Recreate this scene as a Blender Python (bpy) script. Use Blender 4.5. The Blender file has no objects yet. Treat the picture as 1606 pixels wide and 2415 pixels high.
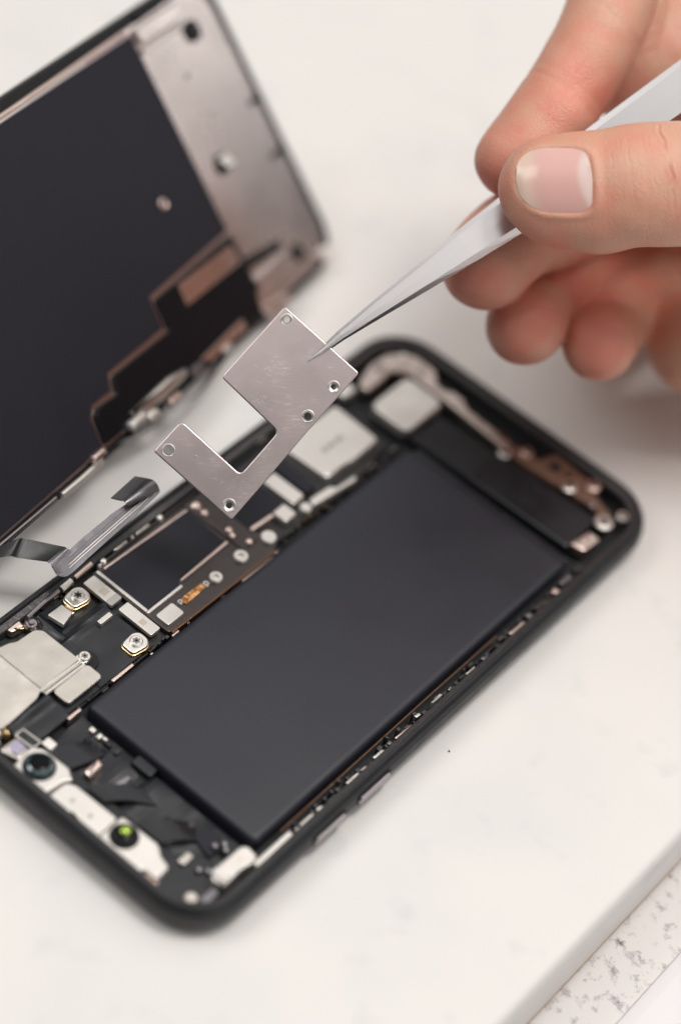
import bpy, bmesh, math, random
import numpy as np
from mathutils import Matrix, Vector, noise as mnoise

random.seed(4)
S = 0.001                       # everything below is written in millimetres
sc = bpy.context.scene
COL = sc.collection

# ------------------------------------------------------------------ camera
R0 = Vector((0.758354, 0.625881, 0.182132))      # right
R1 = Vector((0.572045, -0.505054, -0.646285))    # down
R2 = Vector((-0.312511, 0.594301, -0.741042))    # forward
CAM = Vector((155.6075, -292.4356, 398.7120))
cam_d = bpy.data.cameras.new("camera")
cam = bpy.data.objects.new("camera", cam_d); COL.objects.link(cam)
cam.matrix_world = Matrix(((R0.x, -R1.x, -R2.x, CAM.x*S), (R0.y, -R1.y, -R2.y, CAM.y*S),
                           (R0.z, -R1.z, -R2.z, CAM.z*S), (0, 0, 0, 1)))
cam_d.sensor_fit = 'VERTICAL'; cam_d.sensor_height = 36.0; cam_d.sensor_width = 24.0
cam_d.lens = 90.14
cam_d.clip_start = 0.01; cam_d.clip_end = 50
cam_d.dof.use_dof = True
cam_d.dof.focus_distance = 0.499
cam_d.dof.aperture_fstop = 4.2
sc.camera = cam

# ------------------------------------------------------------------ light
w = bpy.data.worlds.new("World"); sc.world = w; w.use_nodes = True
bg = w.node_tree.nodes["Background"]
bg.inputs[0].default_value = (0.93, 0.88, 0.86, 1); bg.inputs[1].default_value = 0.06

def area(name, loc, target, sx, sy, power, col):
    l = bpy.data.lights.new(name, 'AREA'); l.shape = 'RECTANGLE'
    l.size = sx*S; l.size_y = sy*S; l.energy = power; l.color = col
    o = bpy.data.objects.new(name, l); COL.objects.link(o)
    o.location = Vector(loc)*S
    d = Vector(target)-Vector(loc)
    o.rotation_euler = d.to_track_quat('-Z', 'Y').to_euler()
    return o
# one very broad ceiling light over and beyond the work, as from a pale lit ceiling
area("ceiling_light", (0, 640, 1200), (0, 640, 0), 2500, 2200, 17.0, (1.0, 0.975, 0.95))
area("key_lamp", (130, 150, 900), (10, 20, 20), 260, 260, 3.6, (1.0, 0.955, 0.91))
area("room_light", (-560, -420, 820), (30, 60, 50), 420, 420, 2.9, (1.0, 0.975, 0.955))
area("side_fill", (1050, -120, 430), (40, 0, 0), 700, 600, 1.4, (1.0, 0.975, 0.96))  # added fill light from the right, brightens the table's side face
area("far_reflection_light", (470, 1250, 640), (-100, 72, 47), 420, 420, 0.95, (1.0, 0.98, 0.97))  # added light, placed so the upper display steel reflects it

sc.view_settings.view_transform = 'Standard'
sc.view_settings.look = 'None'
sc.view_settings.exposure = 0.0
sc.view_settings.gamma = 1.0
sc.cycles.use_denoising = True
sc.cycles.max_bounces = 8
sc.cycles.sample_clamp_indirect = 4.0

# ------------------------------------------------------------------ materials
def mat(name, col, rough=0.5, metal=0.0, spec=0.5, coat=0.0, bump=None, var=None, rvar=None, aniso=0.0, sss=None):
    """bump=(scale,strength,detail)  var=(scale,colour2,lo,hi)  rvar=(scale,rough2)"""
    m = bpy.data.materials.new(name); m.use_nodes = True
    nt = m.node_tree; b = nt.nodes["Principled BSDF"]
    b.inputs["Base Color"].default_value = (*col, 1)
    b.inputs["Roughness"].default_value = rough
    b.inputs["Metallic"].default_value = metal
    b.inputs["Specular IOR Level"].default_value = spec
    b.inputs["Coat Weight"].default_value = coat
    b.inputs["Coat Roughness"].default_value = 0.1
    if bump or var or rvar:
        tc = nt.nodes.new("ShaderNodeTexCoord")
    def nz(scale, detail=4):
        n = nt.nodes.new("ShaderNodeTexNoise"); n.inputs["Scale"].default_value = scale
        n.inputs["Detail"].default_value = detail
        nt.links.new(tc.outputs["Object"], n.inputs["Vector"]); return n
    if bump:
        n = nz(bump[0], bump[2] if len(bump) > 2 else 4)
        bp = nt.nodes.new("ShaderNodeBump"); bp.inputs["Strength"].default_value = bump[1]
        bp.inputs["Distance"].default_value = 0.0004
        nt.links.new(n.outputs["Fac"], bp.inputs["Height"]); nt.links.new(bp.outputs[0], b.inputs["Normal"])
    if var:
        n = nz(var[0])
        r = nt.nodes.new("ShaderNodeMapRange"); r.inputs[1].default_value = var[2]; r.inputs[2].default_value = var[3]
        mx = nt.nodes.new("ShaderNodeMix"); mx.data_type = 'RGBA'
        mx.inputs[6].default_value = (*col, 1); mx.inputs[7].default_value = (*var[1], 1)
        nt.links.new(n.outputs["Fac"], r.inputs[0]); nt.links.new(r.outputs[0], mx.inputs[0])
        nt.links.new(mx.outputs[2], b.inputs["Base Color"])
    if rvar:
        n = nz(rvar[0], 6)
        r = nt.nodes.new("ShaderNodeMapRange"); r.inputs[1].default_value = 0.35; r.inputs[2].default_value = 0.65
        r.inputs[3].default_value = rough; r.inputs[4].default_value = rvar[1]
        nt.links.new(n.outputs["Fac"], r.inputs[0]); nt.links.new(r.outputs[0], b.inputs["Roughness"])
    return m

M = {}
M['black_alu'] = mat("black_anodised_aluminium", (0.013, 0.014, 0.017), 0.38, 0.0, 0.5, bump=(2500, 0.12), rvar=(300, 0.48))
M['ledge'] = mat("scuffed_dark_ledge", (0.075, 0.072, 0.074), 0.35, 0.7, 0.5, bump=(1500, 0.35), rvar=(900, 0.6))
M['floor'] = mat("black_midframe", (0.011, 0.012, 0.014), 0.5, 0, 0.4, bump=(400, 0.2))
M['battery'] = mat("battery_wrap", (0.016, 0.017, 0.026), 0.40, 0, 0.5, bump=(3000, 0.10), rvar=(60, 0.52))
M['tape'] = mat("black_satin_tape", (0.009, 0.011, 0.015), 0.30, 0, 0.5, bump=(140, 0.40, 2), rvar=(200, 0.45))
M['graphite'] = mat("graphite_sheet", (0.014, 0.014, 0.021), 0.5, 0, 0.28, bump=(1800, 0.10), rvar=(80, 0.58))
M['nickel'] = mat("nickel_silver", (0.80, 0.77, 0.72), 0.30, 1.0, bump=(350, 0.12), rvar=(250, 0.42))
M['cream'] = mat("cream_shield", (0.72, 0.69, 0.65), 0.34, 0.8, bump=(300, 0.06), rvar=(200, 0.45))
M['coverplate'] = mat("brushed_cover", (0.60, 0.56, 0.51), 0.26, 1.0, bump=(160, 0.30, 3), rvar=(220, 0.4))
M['board'] = mat("board_shield_dark", (0.078, 0.069, 0.067), 0.36, 0.85, bump=(500, 0.25), rvar=(300, 0.5))
M['boardpcb'] = mat("pcb_black", (0.018, 0.019, 0.02), 0.45, 0, 0.5, bump=(700, 0.4))
M['copper'] = mat("copper_trace", (0.75, 0.40, 0.18), 0.35, 0.9, bump=(1500, 0.6), var=(1500, (0.30, 0.14, 0.05), 0.45, 0.55))
M['gold'] = mat("gold_pad", (0.85, 0.62, 0.33), 0.3, 1.0)
M['rose'] = mat("rose_metal", (0.78, 0.62, 0.56), 0.28, 1.0, bump=(300, 0.15), rvar=(200, 0.4))
M['steel'] = mat("display_back_steel", (0.68, 0.605, 0.58), 0.20, 1.0, bump=(60, 0.08, 2), rvar=(60, 0.28))
M['bronze'] = mat("dark_bronze", (0.16, 0.09, 0.06), 0.32, 0.8, bump=(800, 0.3))
M['chrome'] = mat("dark_chrome", (0.30, 0.27, 0.28), 0.18, 1.0, rvar=(150, 0.3))
M['tweezer'] = mat("tweezer_steel", (0.62, 0.60, 0.605), 0.24, 1.0)
M['glass'] = mat("black_glass", (0.006, 0.006, 0.007), 0.08, 0, 0.5, coat=0.5)
M['rubber'] = mat("black_rubber", (0.012, 0.012, 0.013), 0.6, 0, 0.3)
M['white'] = mat("white_plastic", (0.78, 0.74, 0.70), 0.35, 0, 0.5)
M['grey'] = mat("grey_print", (0.42, 0.41, 0.38), 0.5, 0.3)
M['beige'] = mat("beige_print", (0.55, 0.47, 0.40), 0.45, 0.4)
M['lens'] = mat("lens_glass", (0.003, 0.003, 0.005), 0.15, 0, 0.12)
M['lensring'] = mat("coated_lens_ring", (0.02, 0.055, 0.06), 0.12, 0.3, 0.9, coat=1.0)
M['greenlens'] = mat("green_coated_lens", (0.34, 0.50, 0.03), 0.10, 0.5, 0.8, coat=1.0)
M['violet'] = mat("violet_coated_window", (0.42, 0.38, 0.50), 0.12, 0.6, 0.8, coat=1.0)
M['button'] = mat("button_metal", (0.42, 0.38, 0.40), 0.3, 1.0)
M['flex'] = mat("flex_cable", (0.016, 0.016, 0.019), 0.34, 0.0, 0.35, bump=(200, 0.15, 2))
M['flexfoil'] = mat("flex_foil", (0.22, 0.21, 0.225), 0.22, 0.85, bump=(500, 0.2), rvar=(300, 0.45))
M['crumb'] = mat("dark_crumb", (0.02, 0.02, 0.02), 0.8)

def plate_material():
    m = mat("scratched_nickel_plate", (0.70, 0.63, 0.62), 0.32, 1.0)
    nt = m.node_tree; b = nt.nodes["Principled BSDF"]
    tc = nt.nodes.new("ShaderNodeTexCoord")
    mp = nt.nodes.new("ShaderNodeMapping"); mp.inputs["Rotation"].default_value = (0, 0, 0.55)
    mp.inputs["Scale"].default_value = (1.0, 5.0, 1.0)
    nt.links.new(tc.outputs["Object"], mp.inputs["Vector"])
    n1 = nt.nodes.new("ShaderNodeTexNoise"); n1.inputs["Scale"].default_value = 420; n1.inputs["Detail"].default_value = 8
    n1.inputs["Roughness"].default_value = 0.7
    nt.links.new(mp.outputs[0], n1.inputs["Vector"])
    n2 = nt.nodes.new("ShaderNodeTexNoise"); n2.inputs["Scale"].default_value = 130; n2.inputs["Detail"].default_value = 3
    nt.links.new(tc.outputs["Object"], n2.inputs["Vector"])
    r = nt.nodes.new("ShaderNodeMapRange"); r.inputs[1].default_value = 0.50; r.inputs[2].default_value = 0.72
    nt.links.new(n2.outputs["Fac"], r.inputs[0])
    mul = nt.nodes.new("ShaderNodeMath"); mul.operation = 'MULTIPLY'
    r2 = nt.nodes.new("ShaderNodeMapRange"); r2.inputs[1].default_value = 0.52; r2.inputs[2].default_value = 0.66
    nt.links.new(n1.outputs["Fac"], r2.inputs[0])
    nt.links.new(r.outputs[0], mul.inputs[0]); nt.links.new(r2.outputs[0], mul.inputs[1])
    mx = nt.nodes.new("ShaderNodeMix"); mx.data_type = 'RGBA'
    mx.inputs[6].default_value = (0.48, 0.415, 0.412, 1); mx.inputs[7].default_value = (0.70, 0.64, 0.63, 1)
    nt.links.new(mul.outputs[0], mx.inputs[0]); nt.links.new(mx.outputs[2], b.inputs["Base Color"])
    rr = nt.nodes.new("ShaderNodeMapRange"); rr.inputs[3].default_value = 0.30; rr.inputs[4].default_value = 0.48
    nt.links.new(n2.outputs["Fac"], rr.inputs[0]); nt.links.new(rr.outputs[0], b.inputs["Roughness"])
    bp = nt.nodes.new("ShaderNodeBump"); bp.inputs["Strength"].default_value = 0.04; bp.inputs["Distance"].default_value = 0.0003
    nt.links.new(n1.outputs["Fac"], bp.inputs["Height"]); nt.links.new(bp.outputs[0], b.inputs["Normal"])
    return m
M['plate'] = plate_material()

def table_material():
    m = mat("white_marbled_laminate", (0.80, 0.775, 0.75), 0.42, 0, 0.4)
    nt = m.node_tree; b = nt.nodes["Principled BSDF"]
    tc = nt.nodes.new("ShaderNodeTexCoord")
    n1 = nt.nodes.new("ShaderNodeTexNoise"); n1.inputs["Scale"].default_value = 26; n1.inputs["Detail"].default_value = 3
    n2 = nt.nodes.new("ShaderNodeTexNoise"); n2.inputs["Scale"].default_value = 95; n2.inputs["Detail"].default_value = 2
    for n in (n1, n2): nt.links.new(tc.outputs["Object"], n.inputs["Vector"])
    r1 = nt.nodes.new("ShaderNodeMapRange"); r1.inputs[1].default_value = 0.42; r1.inputs[2].default_value = 0.70
    r2 = nt.nodes.new("ShaderNodeMapRange"); r2.inputs[1].default_value = 0.60; r2.inputs[2].default_value = 0.78
    nt.links.new(n1.outputs["Fac"], r1.inputs[0]); nt.links.new(n2.outputs["Fac"], r2.inputs[0])
    m1 = nt.nodes.new("ShaderNodeMix"); m1.data_type = 'RGBA'
    m1.inputs[6].default_value = (0.79, 0.770, 0.745, 1); m1.inputs[7].default_value = (0.74, 0.73, 0.715, 1)
    m2 = nt.nodes.new("ShaderNodeMix"); m2.data_type = 'RGBA'
    m2.inputs[7].default_value = (0.60, 0.62, 0.62, 1)
    mu = nt.nodes.new("ShaderNodeMath"); mu.operation = 'MULTIPLY'; mu.inputs[1].default_value = 0.5
    nt.links.new(r1.outputs[0], m1.inputs[0]); nt.links.new(r2.outputs[0], mu.inputs[0])
    nt.links.new(mu.outputs[0], m2.inputs[0]); nt.links.new(m1.outputs[2], m2.inputs[6])
    nt.links.new(m2.outputs[2], b.inputs["Base Color"])
    return m
M['table'] = table_material()

def granite_material():
    m = mat("speckled_stone", (0.72, 0.68, 0.66), 0.4, 0, 0.4)
    nt = m.node_tree; b = nt.nodes["Principled BSDF"]
    tc = nt.nodes.new("ShaderNodeTexCoord")
    n1 = nt.nodes.new("ShaderNodeTexNoise"); n1.inputs["Scale"].default_value = 330; n1.inputs["Detail"].default_value = 5
    n1.inputs["Roughness"].default_value = 0.65
    nt.links.new(tc.outputs["Object"], n1.inputs["Vector"])
    cr = nt.nodes.new("ShaderNodeValToRGB"); e = cr.color_ramp.elements
    e[0].position = 0.27; e[0].color = (0.14, 0.12, 0.13, 1)
    e[1].position = 0.47; e[1].color = (0.80, 0.765, 0.75, 1)
    k = cr.color_ramp.elements.new(0.36); k.color = (0.50, 0.46, 0.47, 1)
    nt.links.new(n1.outputs["Fac"], cr.inputs[0]); nt.links.new(cr.outputs[0], b.inputs["Base Color"])
    return m
M['granite'] = granite_material()
M['edgebrown'] = mat("board_core", (0.60, 0.46, 0.36), 0.6)
M['whitestrip'] = mat("white_strip", (0.80, 0.77, 0.78), 0.4)

# ------------------------------------------------------------------ mesh helpers (mm in, metres out)
def link(name, me, material, parent=None, mw=None):
    o = bpy.data.objects.new(name, me); COL.objects.link(o)
    if material is not None and not me.materials: me.materials.append(material)
    if parent is not None: o.parent = parent
    if mw is not None: o.matrix_world = mw
    return o
def finish(name, bm, material, parent=None, angle=35, smooth=True):
    bm.normal_update(); lim = math.radians(angle)
    for f in bm.faces: f.smooth = smooth
    for e in bm.edges:
        lf = e.link_faces
        e.smooth = not (len(lf) != 2 or lf[0].tag or lf[1].tag or e.calc_face_angle(0) > lim)
    for v in bm.verts: v.co *= S
    me = bpy.data.meshes.new(name); bm.to_mesh(me); bm.free()
    return link(name, me, material, parent)
def rrect(x0, x1, y0, y1, r=0.5, n=4):
    r = min(r, (x1-x0)/2-1e-3, (y1-y0)/2-1e-3); pts = []
    for cx, cy, a0 in ((x1-r, y1-r, 0), (x0+r, y1-r, 90), (x0+r, y0+r, 180), (x1-r, y0+r, 270)):
        for k in range(n+1):
            a = math.radians(a0+90*k/n); pts.append((cx+r*math.cos(a), cy+r*math.sin(a)))
    return pts
def rpoly(pts, r=0.5, n=3):
    """round every corner of a polygon"""
    out = []; N = len(pts)
    for i in range(N):
        p = Vector(pts[i]); a = Vector(pts[i-1]); b = Vector(pts[(i+1) % N])
        da = (a-p); db = (b-p); k = min(r, da.length*0.45, db.length*0.45)
        A = p+da.normalized()*k; B = p+db.normalized()*k
        for j in range(n+1):
            t = j/n; out.append(tuple((1-t)**2*A+2*t*(1-t)*p+t*t*B))
    return out
def circ(cx, cy, r, n=20): return [(cx+r*math.cos(2*math.pi*i/n), cy+r*math.sin(2*math.pi*i/n)) for i in range(n)]
def area2(pts): return sum(pts[i-1][0]*pts[i][1]-pts[i][0]*pts[i-1][1] for i in range(len(pts)))
def offset(pts, d):
    """offset a polygon outwards by d (counter-clockwise)"""
    if area2(pts) < 0: pts = pts[::-1]
    out = []; N = len(pts)
    for i in range(N):
        p = Vector(pts[i]); a = (p-Vector(pts[i-1])); b = (Vector(pts[(i+1) % N])-p)
        if a.length < 1e-6 or b.length < 1e-6: out.append(tuple(p)); continue
        a.normalize(); b.normalize()
        na = Vector((a.y, -a.x)); nb = Vector((b.y, -b.x)); s = (na+nb)
        if s.length < 0.2: out.append(tuple(p+na*d)); continue
        s.normalize(); out.append(tuple(p+s*d/max(0.4, s.dot(na))))
    return out
def prism_bm(bm, pts, z0, z1, bev=0.12, zf=None):
    """extruded polygon with a chamfered top edge; zf(x,y) may lift the top"""
    if area2(pts) < 0: pts = pts[::-1]
    ins = offset(pts, -bev) if bev > 0 else pts
    mid = offset(pts, -bev*0.3) if bev > 0 else pts
    f = zf or (lambda x, y: 0)
    rows = [[(x, y, z0) for x, y in pts]]
    if bev > 0:
        rows.append([(x, y, z1-bev+f(x, y)) for x, y in pts])
        rows.append([(x, y, z1-bev*0.3+f(x, y)) for x, y in mid])
    rows.append([(x, y, z1+f(x, y)) for x, y in ins])
    vs = [[bm.verts.new(c) for c in r] for r in rows]
    n = len(pts)
    for a, b in zip(vs, vs[1:]):
        for i in range(n): bm.faces.new((a[i], a[(i+1) % n], b[(i+1) % n], b[i]))
    bm.faces.new(vs[-1]).tag = True; bm.faces.new(vs[0][::-1]).tag = True
def prism(name, pts, z0, z1, material, parent, bev=0.12, zf=None):
    bm = bmesh.new(); prism_bm(bm, pts, z0, z1, bev, zf)
    return finish(name, bm, material, parent)
def box(name, x0, x1, y0, y1, z0, z1, material, parent, r=0.3, bev=0.12):
    return prism(name, rrect(x0, x1, y0, y1, r), z0, z1, material, parent, bev)
def lathe_bm(bm, prof, cx=0, cy=0, n=24, cap=True):
    rings = []
    for r, z in prof:
        rings.append([bm.verts.new((cx+r*math.cos(2*math.pi*i/n), cy+r*math.sin(2*math.pi*i/n), z)) for i in range(n)])
    for a, b in zip(rings, rings[1:]):
        for i in range(n): bm.faces.new((a[i], a[(i+1) % n], b[(i+1) % n], b[i]))
    if cap:
        bm.faces.new(rings[0][::-1]); bm.faces.new(rings[-1])
def lathe(name, prof, cx, cy, material, parent, n=24, cap=True):
    bm = bmesh.new(); lathe_bm(bm, prof, cx, cy, n, cap); return finish(name, bm, material, parent)
def tube_bm(bm, pts, r, n=10):
    P = [Vector(p) for p in pts]; rings = []
    for i, p in enumerate(P):
        t = (P[min(i+1, len(P)-1)]-P[max(i-1, 0)]).normalized()
        u = t.cross(Vector((0, 0, 1)));  u = u if u.length > 1e-3 else t.cross(Vector((1, 0, 0)))
        u.normalize(); v = t.cross(u)
        rr = r[i] if isinstance(r, (list, tuple)) else r
        rings.append([bm.verts.new(p+u*rr*math.cos(2*math.pi*k/n)+v*rr*math.sin(2*math.pi*k/n)) for k in range(n)])
    for a, b in zip(rings, rings[1:]):
        for k in range(n): bm.faces.new((a[k], b[k], b[(k+1) % n], a[(k+1) % n]))
    bm.faces.new(rings[0]); bm.faces.new(rings[-1][::-1])
def tube(name, pts, r, material, parent, n=10):
    bm = bmesh.new(); tube_bm(bm, pts, r, n); bmesh.ops.recalc_face_normals(bm, faces=bm.faces)
    return finish(name, bm, material, parent, 50)
def ribbon(name, up, lo, th, material, parent, sub=6):
    """a thin strip between two edge curves, with thickness"""
    def cr(P, m):
        P = [Vector(p) for p in P]; out = []
        for i in range(len(P)-1):
            p0 = P[max(i-1, 0)]; p1 = P[i]; p2 = P[i+1]; p3 = P[min(i+2, len(P)-1)]
            for k in range(m):
                t = k/m
                out.append(0.5*((2*p1)+(p2-p0)*t+(2*p0-5*p1+4*p2-p3)*t*t+(3*p1-p0-3*p2+p3)*t**3))
        out.append(P[-1]); return out
    U = cr(up, sub); L = cr(lo, sub); n = len(U)
    bm = bmesh.new(); g = []
    for side in (0, 1):
        row = []
        for i in range(n):
            t = (U[min(i+1, n-1)]-U[max(i-1, 0)]); nn = t.cross(L[i]-U[i]).normalized()
            row.append([bm.verts.new(U[i].lerp(L[i], k/4)+nn*th*side) for k in range(5)])
        g.append(row)
    for s in (0, 1):
        for i in range(n-1):
            for k in range(4):
                q = (g[s][i][k], g[s][i+1][k], g[s][i+1][k+1], g[s][i][k+1])
                bm.faces.new(q if s else q[::-1])
    for i in range(n-1):
        for k in (0, 4): bm.faces.new((g[0][i][k], g[1][i][k], g[1][i+1][k], g[0][i+1][k]))
    for k in range(4):
        for i in (0, n-1): bm.faces.new((g[0][i][k], g[0][i][k+1], g[1][i][k+1], g[1][i][k]))
    bmesh.ops.recalc_face_normals(bm, faces=bm.faces)
    return finish(name, bm, material, parent, 50)
def root(name, label, cat, mw=None, loc=None, group=None):
    o = bpy.data.objects.new(name, None); COL.objects.link(o)
    o.empty_display_size = 0.01
    if mw is not None: o.matrix_world = mw
    if loc is not None: o.location = Vector(loc)*S
    o['label'] = label; o['category'] = cat
    if group: o['group'] = group
    return o

# ------------------------------------------------------------------ the surface
def structure(o): o['kind'] = 'structure'; return o
# tabletop sheet: flat, then a soft rounded front edge running along Y near X = 92
bm = bmesh.new()
prof = [(-900, 0), (-300, 0), (-120, 0), (0, 0), (60, 0), (83.0, 0), (84.2, -0.05), (85.0, -0.25), (85.6, -0.8), (85.9, -1.6), (86.0, -2.6), (86.0, -17.0)]
ys = [-900, -300, -120, 0, 120, 300, 1200]
g = [[bm.verts.new((x, y, z)) for y in ys] for x, z in prof]
for i in range(len(prof)-1):
    for j in range(len(ys)-1): bm.faces.new((g[i][j], g[i+1][j], g[i+1][j+1], g[i][j+1]))
o = structure(finish("tabletop", bm, M['table'], None, 60)); o['label'] = "white faintly mottled tabletop under the phone"
bm = bmesh.new(); prism_bm(bm, [(80, -900), (86.15, -900), (86.15, 1200), (80, 1200)], -17.8, -17.0, 0.1)
o = structure(finish("edge_banding", bm, M['edgebrown'])); o['label'] = "thin brown line under the tabletop edge"
bm = bmesh.new(); prism_bm(bm, [(60, -900), (1200, -900), (1200, 1200), (60, 1200)], -60, -18.8, 0)
o = structure(finish("stone_ledge", bm, M['granite'])); o['label'] = "speckled grey and white stone ledge below the table edge"
bm = bmesh.new(); prism_bm(bm, [(97.6, -900), (220, -900), (220, 1200), (97.6, 1200)], -20.0, -16.4, 3.4)
o = structure(finish("white_strip", bm, M['whitestrip'])); o['label'] = "smooth white strip beside the speckled stone"

bm = bmesh.new(); bmesh.ops.create_icosphere(bm, subdivisions=1, radius=0.22)
for v in bm.verts: v.co *= random.uniform(0.6, 1.2); v.co += Vector((41.6, -4.3, 0.2))
o = finish("crumb", bm, M['crumb']); o['label'] = "tiny dark crumb lying on the white table right of the phone"; o['category'] = "crumb"

# ------------------------------------------------------------------ the opened phone
PH = root("smartphone", "opened black smartphone lying on the table, battery and circuit board exposed", "smartphone", loc=(0, 0, 0))
W2, H2, RC = 37.85, 75.45, 12.0
def ring(ins, z, n=14):
    return [(x, y, z) for x, y in rrect(-W2+ins, W2-ins, -H2+ins, H2-ins, max(RC-ins, 1.2), n)]
def loft_rings(name, prof, material, close=False):
    bm = bmesh.new(); rs = [[bm.verts.new(c) for c in ring(i, z)] for i, z in prof]; n = len(rs[0])
    pairs = list(zip(rs, rs[1:])) + ([(rs[-1], rs[0])] if close else [])
    for a, b in pairs:
        for i in range(n): bm.faces.new((a[i], a[(i+1) % n], b[(i+1) % n], b[i]))
    bmesh.ops.recalc_face_normals(bm, faces=bm.faces)
    return finish(name, bm, material, PH, 30)
loft_rings("frame", [(4.5, 0.15), (2.6, 0.35), (1.2, 1.1), (0.35, 2.3), (0.0, 3.6), (0.0, 4.6), (0.25, 5.8), (0.8, 6.8), (1.35, 7.35), (1.6, 7.5), (1.8, 7.5), (1.95, 7.35), (2.1, 6.9), (2.1, 1.2), (4.5, 1.2)], M['black_alu'], True)
loft_rings("inner_ledge", [(2.12, 6.75), (3.3, 6.45), (3.45, 6.2), (3.5, 2.0), (2.12, 2.0)], M['ledge'], True)
prism("midframe", [(x, y) for x, y, _ in ring(2.12, 0)], 0.6, 2.4, M['floor'], PH, 0)

# battery with softly rounded edges
bm = bmesh.new()
rows = []
for ins, z in ((0, 1.6), (0, 5.0), (0.12, 5.5), (0.4, 5.9), (0.9, 6.15), (1.6, 6.2)):
    rows.append([bm.verts.new((x, y, z)) for x, y in rrect(-11.9+ins, 31.1-ins, -52.2+ins, 48.0-ins, max(1.4-ins*0.5, 0.3), 5)])
n = len(rows[0])
for a, b in zip(rows, rows[1:]):
    for i in range(n): bm.faces.new((a[i], a[(i+1) % n], b[(i+1) % n], b[i]))
bm.faces.new(rows[-1]); bm.faces.new(rows[0][::-1])
BAT = finish("battery", bm, M['battery'], PH, 40)
prism("end_fold", rrect(-10.8, 30.4, 46.2, 50.0, 0.6), 2.0, 5.2, M['tape'], BAT, 0.5)
prism("pull_tab", rrect(2.0, 7.0, -54.6, -52.0, 0.6), 2.0, 4.6, M['tape'], BAT, 0.4)

# ---- logic board, along the left side
BD = prism("logic_board", rpoly([(-36, -64.5), (-13.2, -64.5), (-12.9, 5.2), (-14.5, 8), (-14.0, 33), (-16.5, 46.8), (-35.5, 46.8)], 1.0), 2.4, 4.0, M['boardpcb'], PH, 0.15)
prism("shield_frame", rpoly([(-33.6, -27.4), (-13.2, -27.0), (-12.9, 5.0), (-14.6, 8.6), (-17.6, 8.6), (-18.0, 5.6), (-33.4, 5.6)], 0.6), 4.0, 5.35, M['board'], PH, 0.2)
prism("chip_tape", rpoly([(-32.5, -26.0), (-19.6, -26.0), (-19.9, -16.4), (-20.9, -16.0), (-21.2, -1.3), (-31.8, -1.0)], 0.3), 5.0, 5.6, M['graphite'], PH, 0.08)
box("shield_lip", -33.0, -19.55, -26.95, -26.2, 5.2, 5.95, M['cream'], PH, 0.15)
box("shield_lip", -19.5, -18.85, -26.95, -16.6, 5.2, 5.95, M['cream'], PH, 0.15)
prism("shield_lip", rpoly([(-19.9, -16.0), (-20.5, -15.6), (-20.9, -1.2), (-20.3, -1.2)], 0.1), 5.2, 5.9, M['rose'], PH, 0.12)
prism("shield_lip", rpoly([(-32.8, -25.0), (-32.3, -25.0), (-31.5, -1.0), (-32.0, -1.0)], 0.1), 5.2, 5.9, M['rose'], PH, 0.12)
prism("shield_bar", rpoly([(-33.4, -0.6), (-17.2, -0.2), (-16.8, 4.4), (-33.0, 4.6)], 0.5), 5.0, 5.75, M['board'], PH, 0.2)
prism("dark_shield", rpoly([(-26.6, 5.3), (-19.9, 5.2), (-19.3, 16.0), (-26.4, 15.8)], 0.3), 4.0, 5.6, M['graphite'], PH, 0.1)
prism("shield_wall", rpoly([(-19.9, 5.0), (-19.1, 5.0), (-18.6, 11.4), (-19.4, 11.4)], 0.15), 4.0, 5.95, M['rose'], PH, 0.12)
box("shield_label", -32.7, -25.0, -31.0, -27.85, 5.2, 6.05, M['cream'], PH, 0.35)
box("printed_square", -29.3, -27.6, -30.2, -28.5, 6.03, 6.075, M['beige'], PH, 0.1, 0)
box("label_end", -26.6, -25.05, -30.9, -27.9, 6.03, 6.08, M['grey'], PH, 0.2, 0)
box("shield_label", -23.6, -14.8, -30.6, -27.8, 5.2, 6.05, M['cream'], PH, 0.35)
box("printed_square", -18.8, -17.4, -30.0, -28.7, 6.03, 6.075, M['beige'], PH, 0.1, 0)
box("shield_label", -17.6, -14.2, -26.2, -21.4, 5.2, 6.05, M['cream'], PH, 0.45)
box("shield_label", -26.5, -18.0, 16.7, 20.4, 4.4, 6.0, M['cream'], PH, 0.6, 0.25)
box("shield_label", -19.5, -15.9, 11.8, 15.4, 4.4, 6.0, M['cream'], PH, 0.5, 0.25)
prism("connector_bar", rpoly([(-27.6, 21.6), (-18.4, 21.4), (-18.1, 24.6), (-27.8, 24.8)], 0.5), 4.0, 5.6, M['graphite'], PH, 0.3)
prism("contact_spring", rpoly([(-16.7, 20.3), (-15.0, 19.6), (-13.4, 32.2), (-14.6, 33.0), (-15.0, 27.0), (-16.2, 26.5)], 0.6), 4.4, 6.0, M['cream'], PH, 0.3)
BW = prism("modem_shield", rpoly([(-30.2, 27.0), (-17.8, 27.6), (-17.9, 33.5), (-17.3, 36.0), (-17.5, 44.6), (-30.2, 45.2)], 1.3), 4.0, 6.05, M['cream'], PH, 0.35)
for y0, h in ((32.6, 1.3), (34.4, 1.9), (36.9, 2.2)):
    box("printed_character", -23.9, -22.7, y0, y0+h, 6.04, 6.09, M['grey'], BW, 0.2, 0)
FP = prism("flex_connector", rpoly([(-17.3, -19.6), (-15.5, -19.5), (-15.7, -13.0), (-17.2, -13.1)], 0.5), 5.2, 5.75, M['copper'], PH, 0.15)
prism("board_edge", rpoly([(-13.15, -26.6), (-12.55, -26.6), (-12.3, 4.6), (-12.9, 4.6)], 0.2), 3.0, 5.6, M['bronze'], PH, 0.15)
prism("board_edge", rpoly([(-12.4, -6.0), (-11.7, -6.0), (-11.5, 3.8), (-12.2, 3.8)], 0.2), 3.0, 5.0, M['rose'], PH, 0.15)
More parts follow.
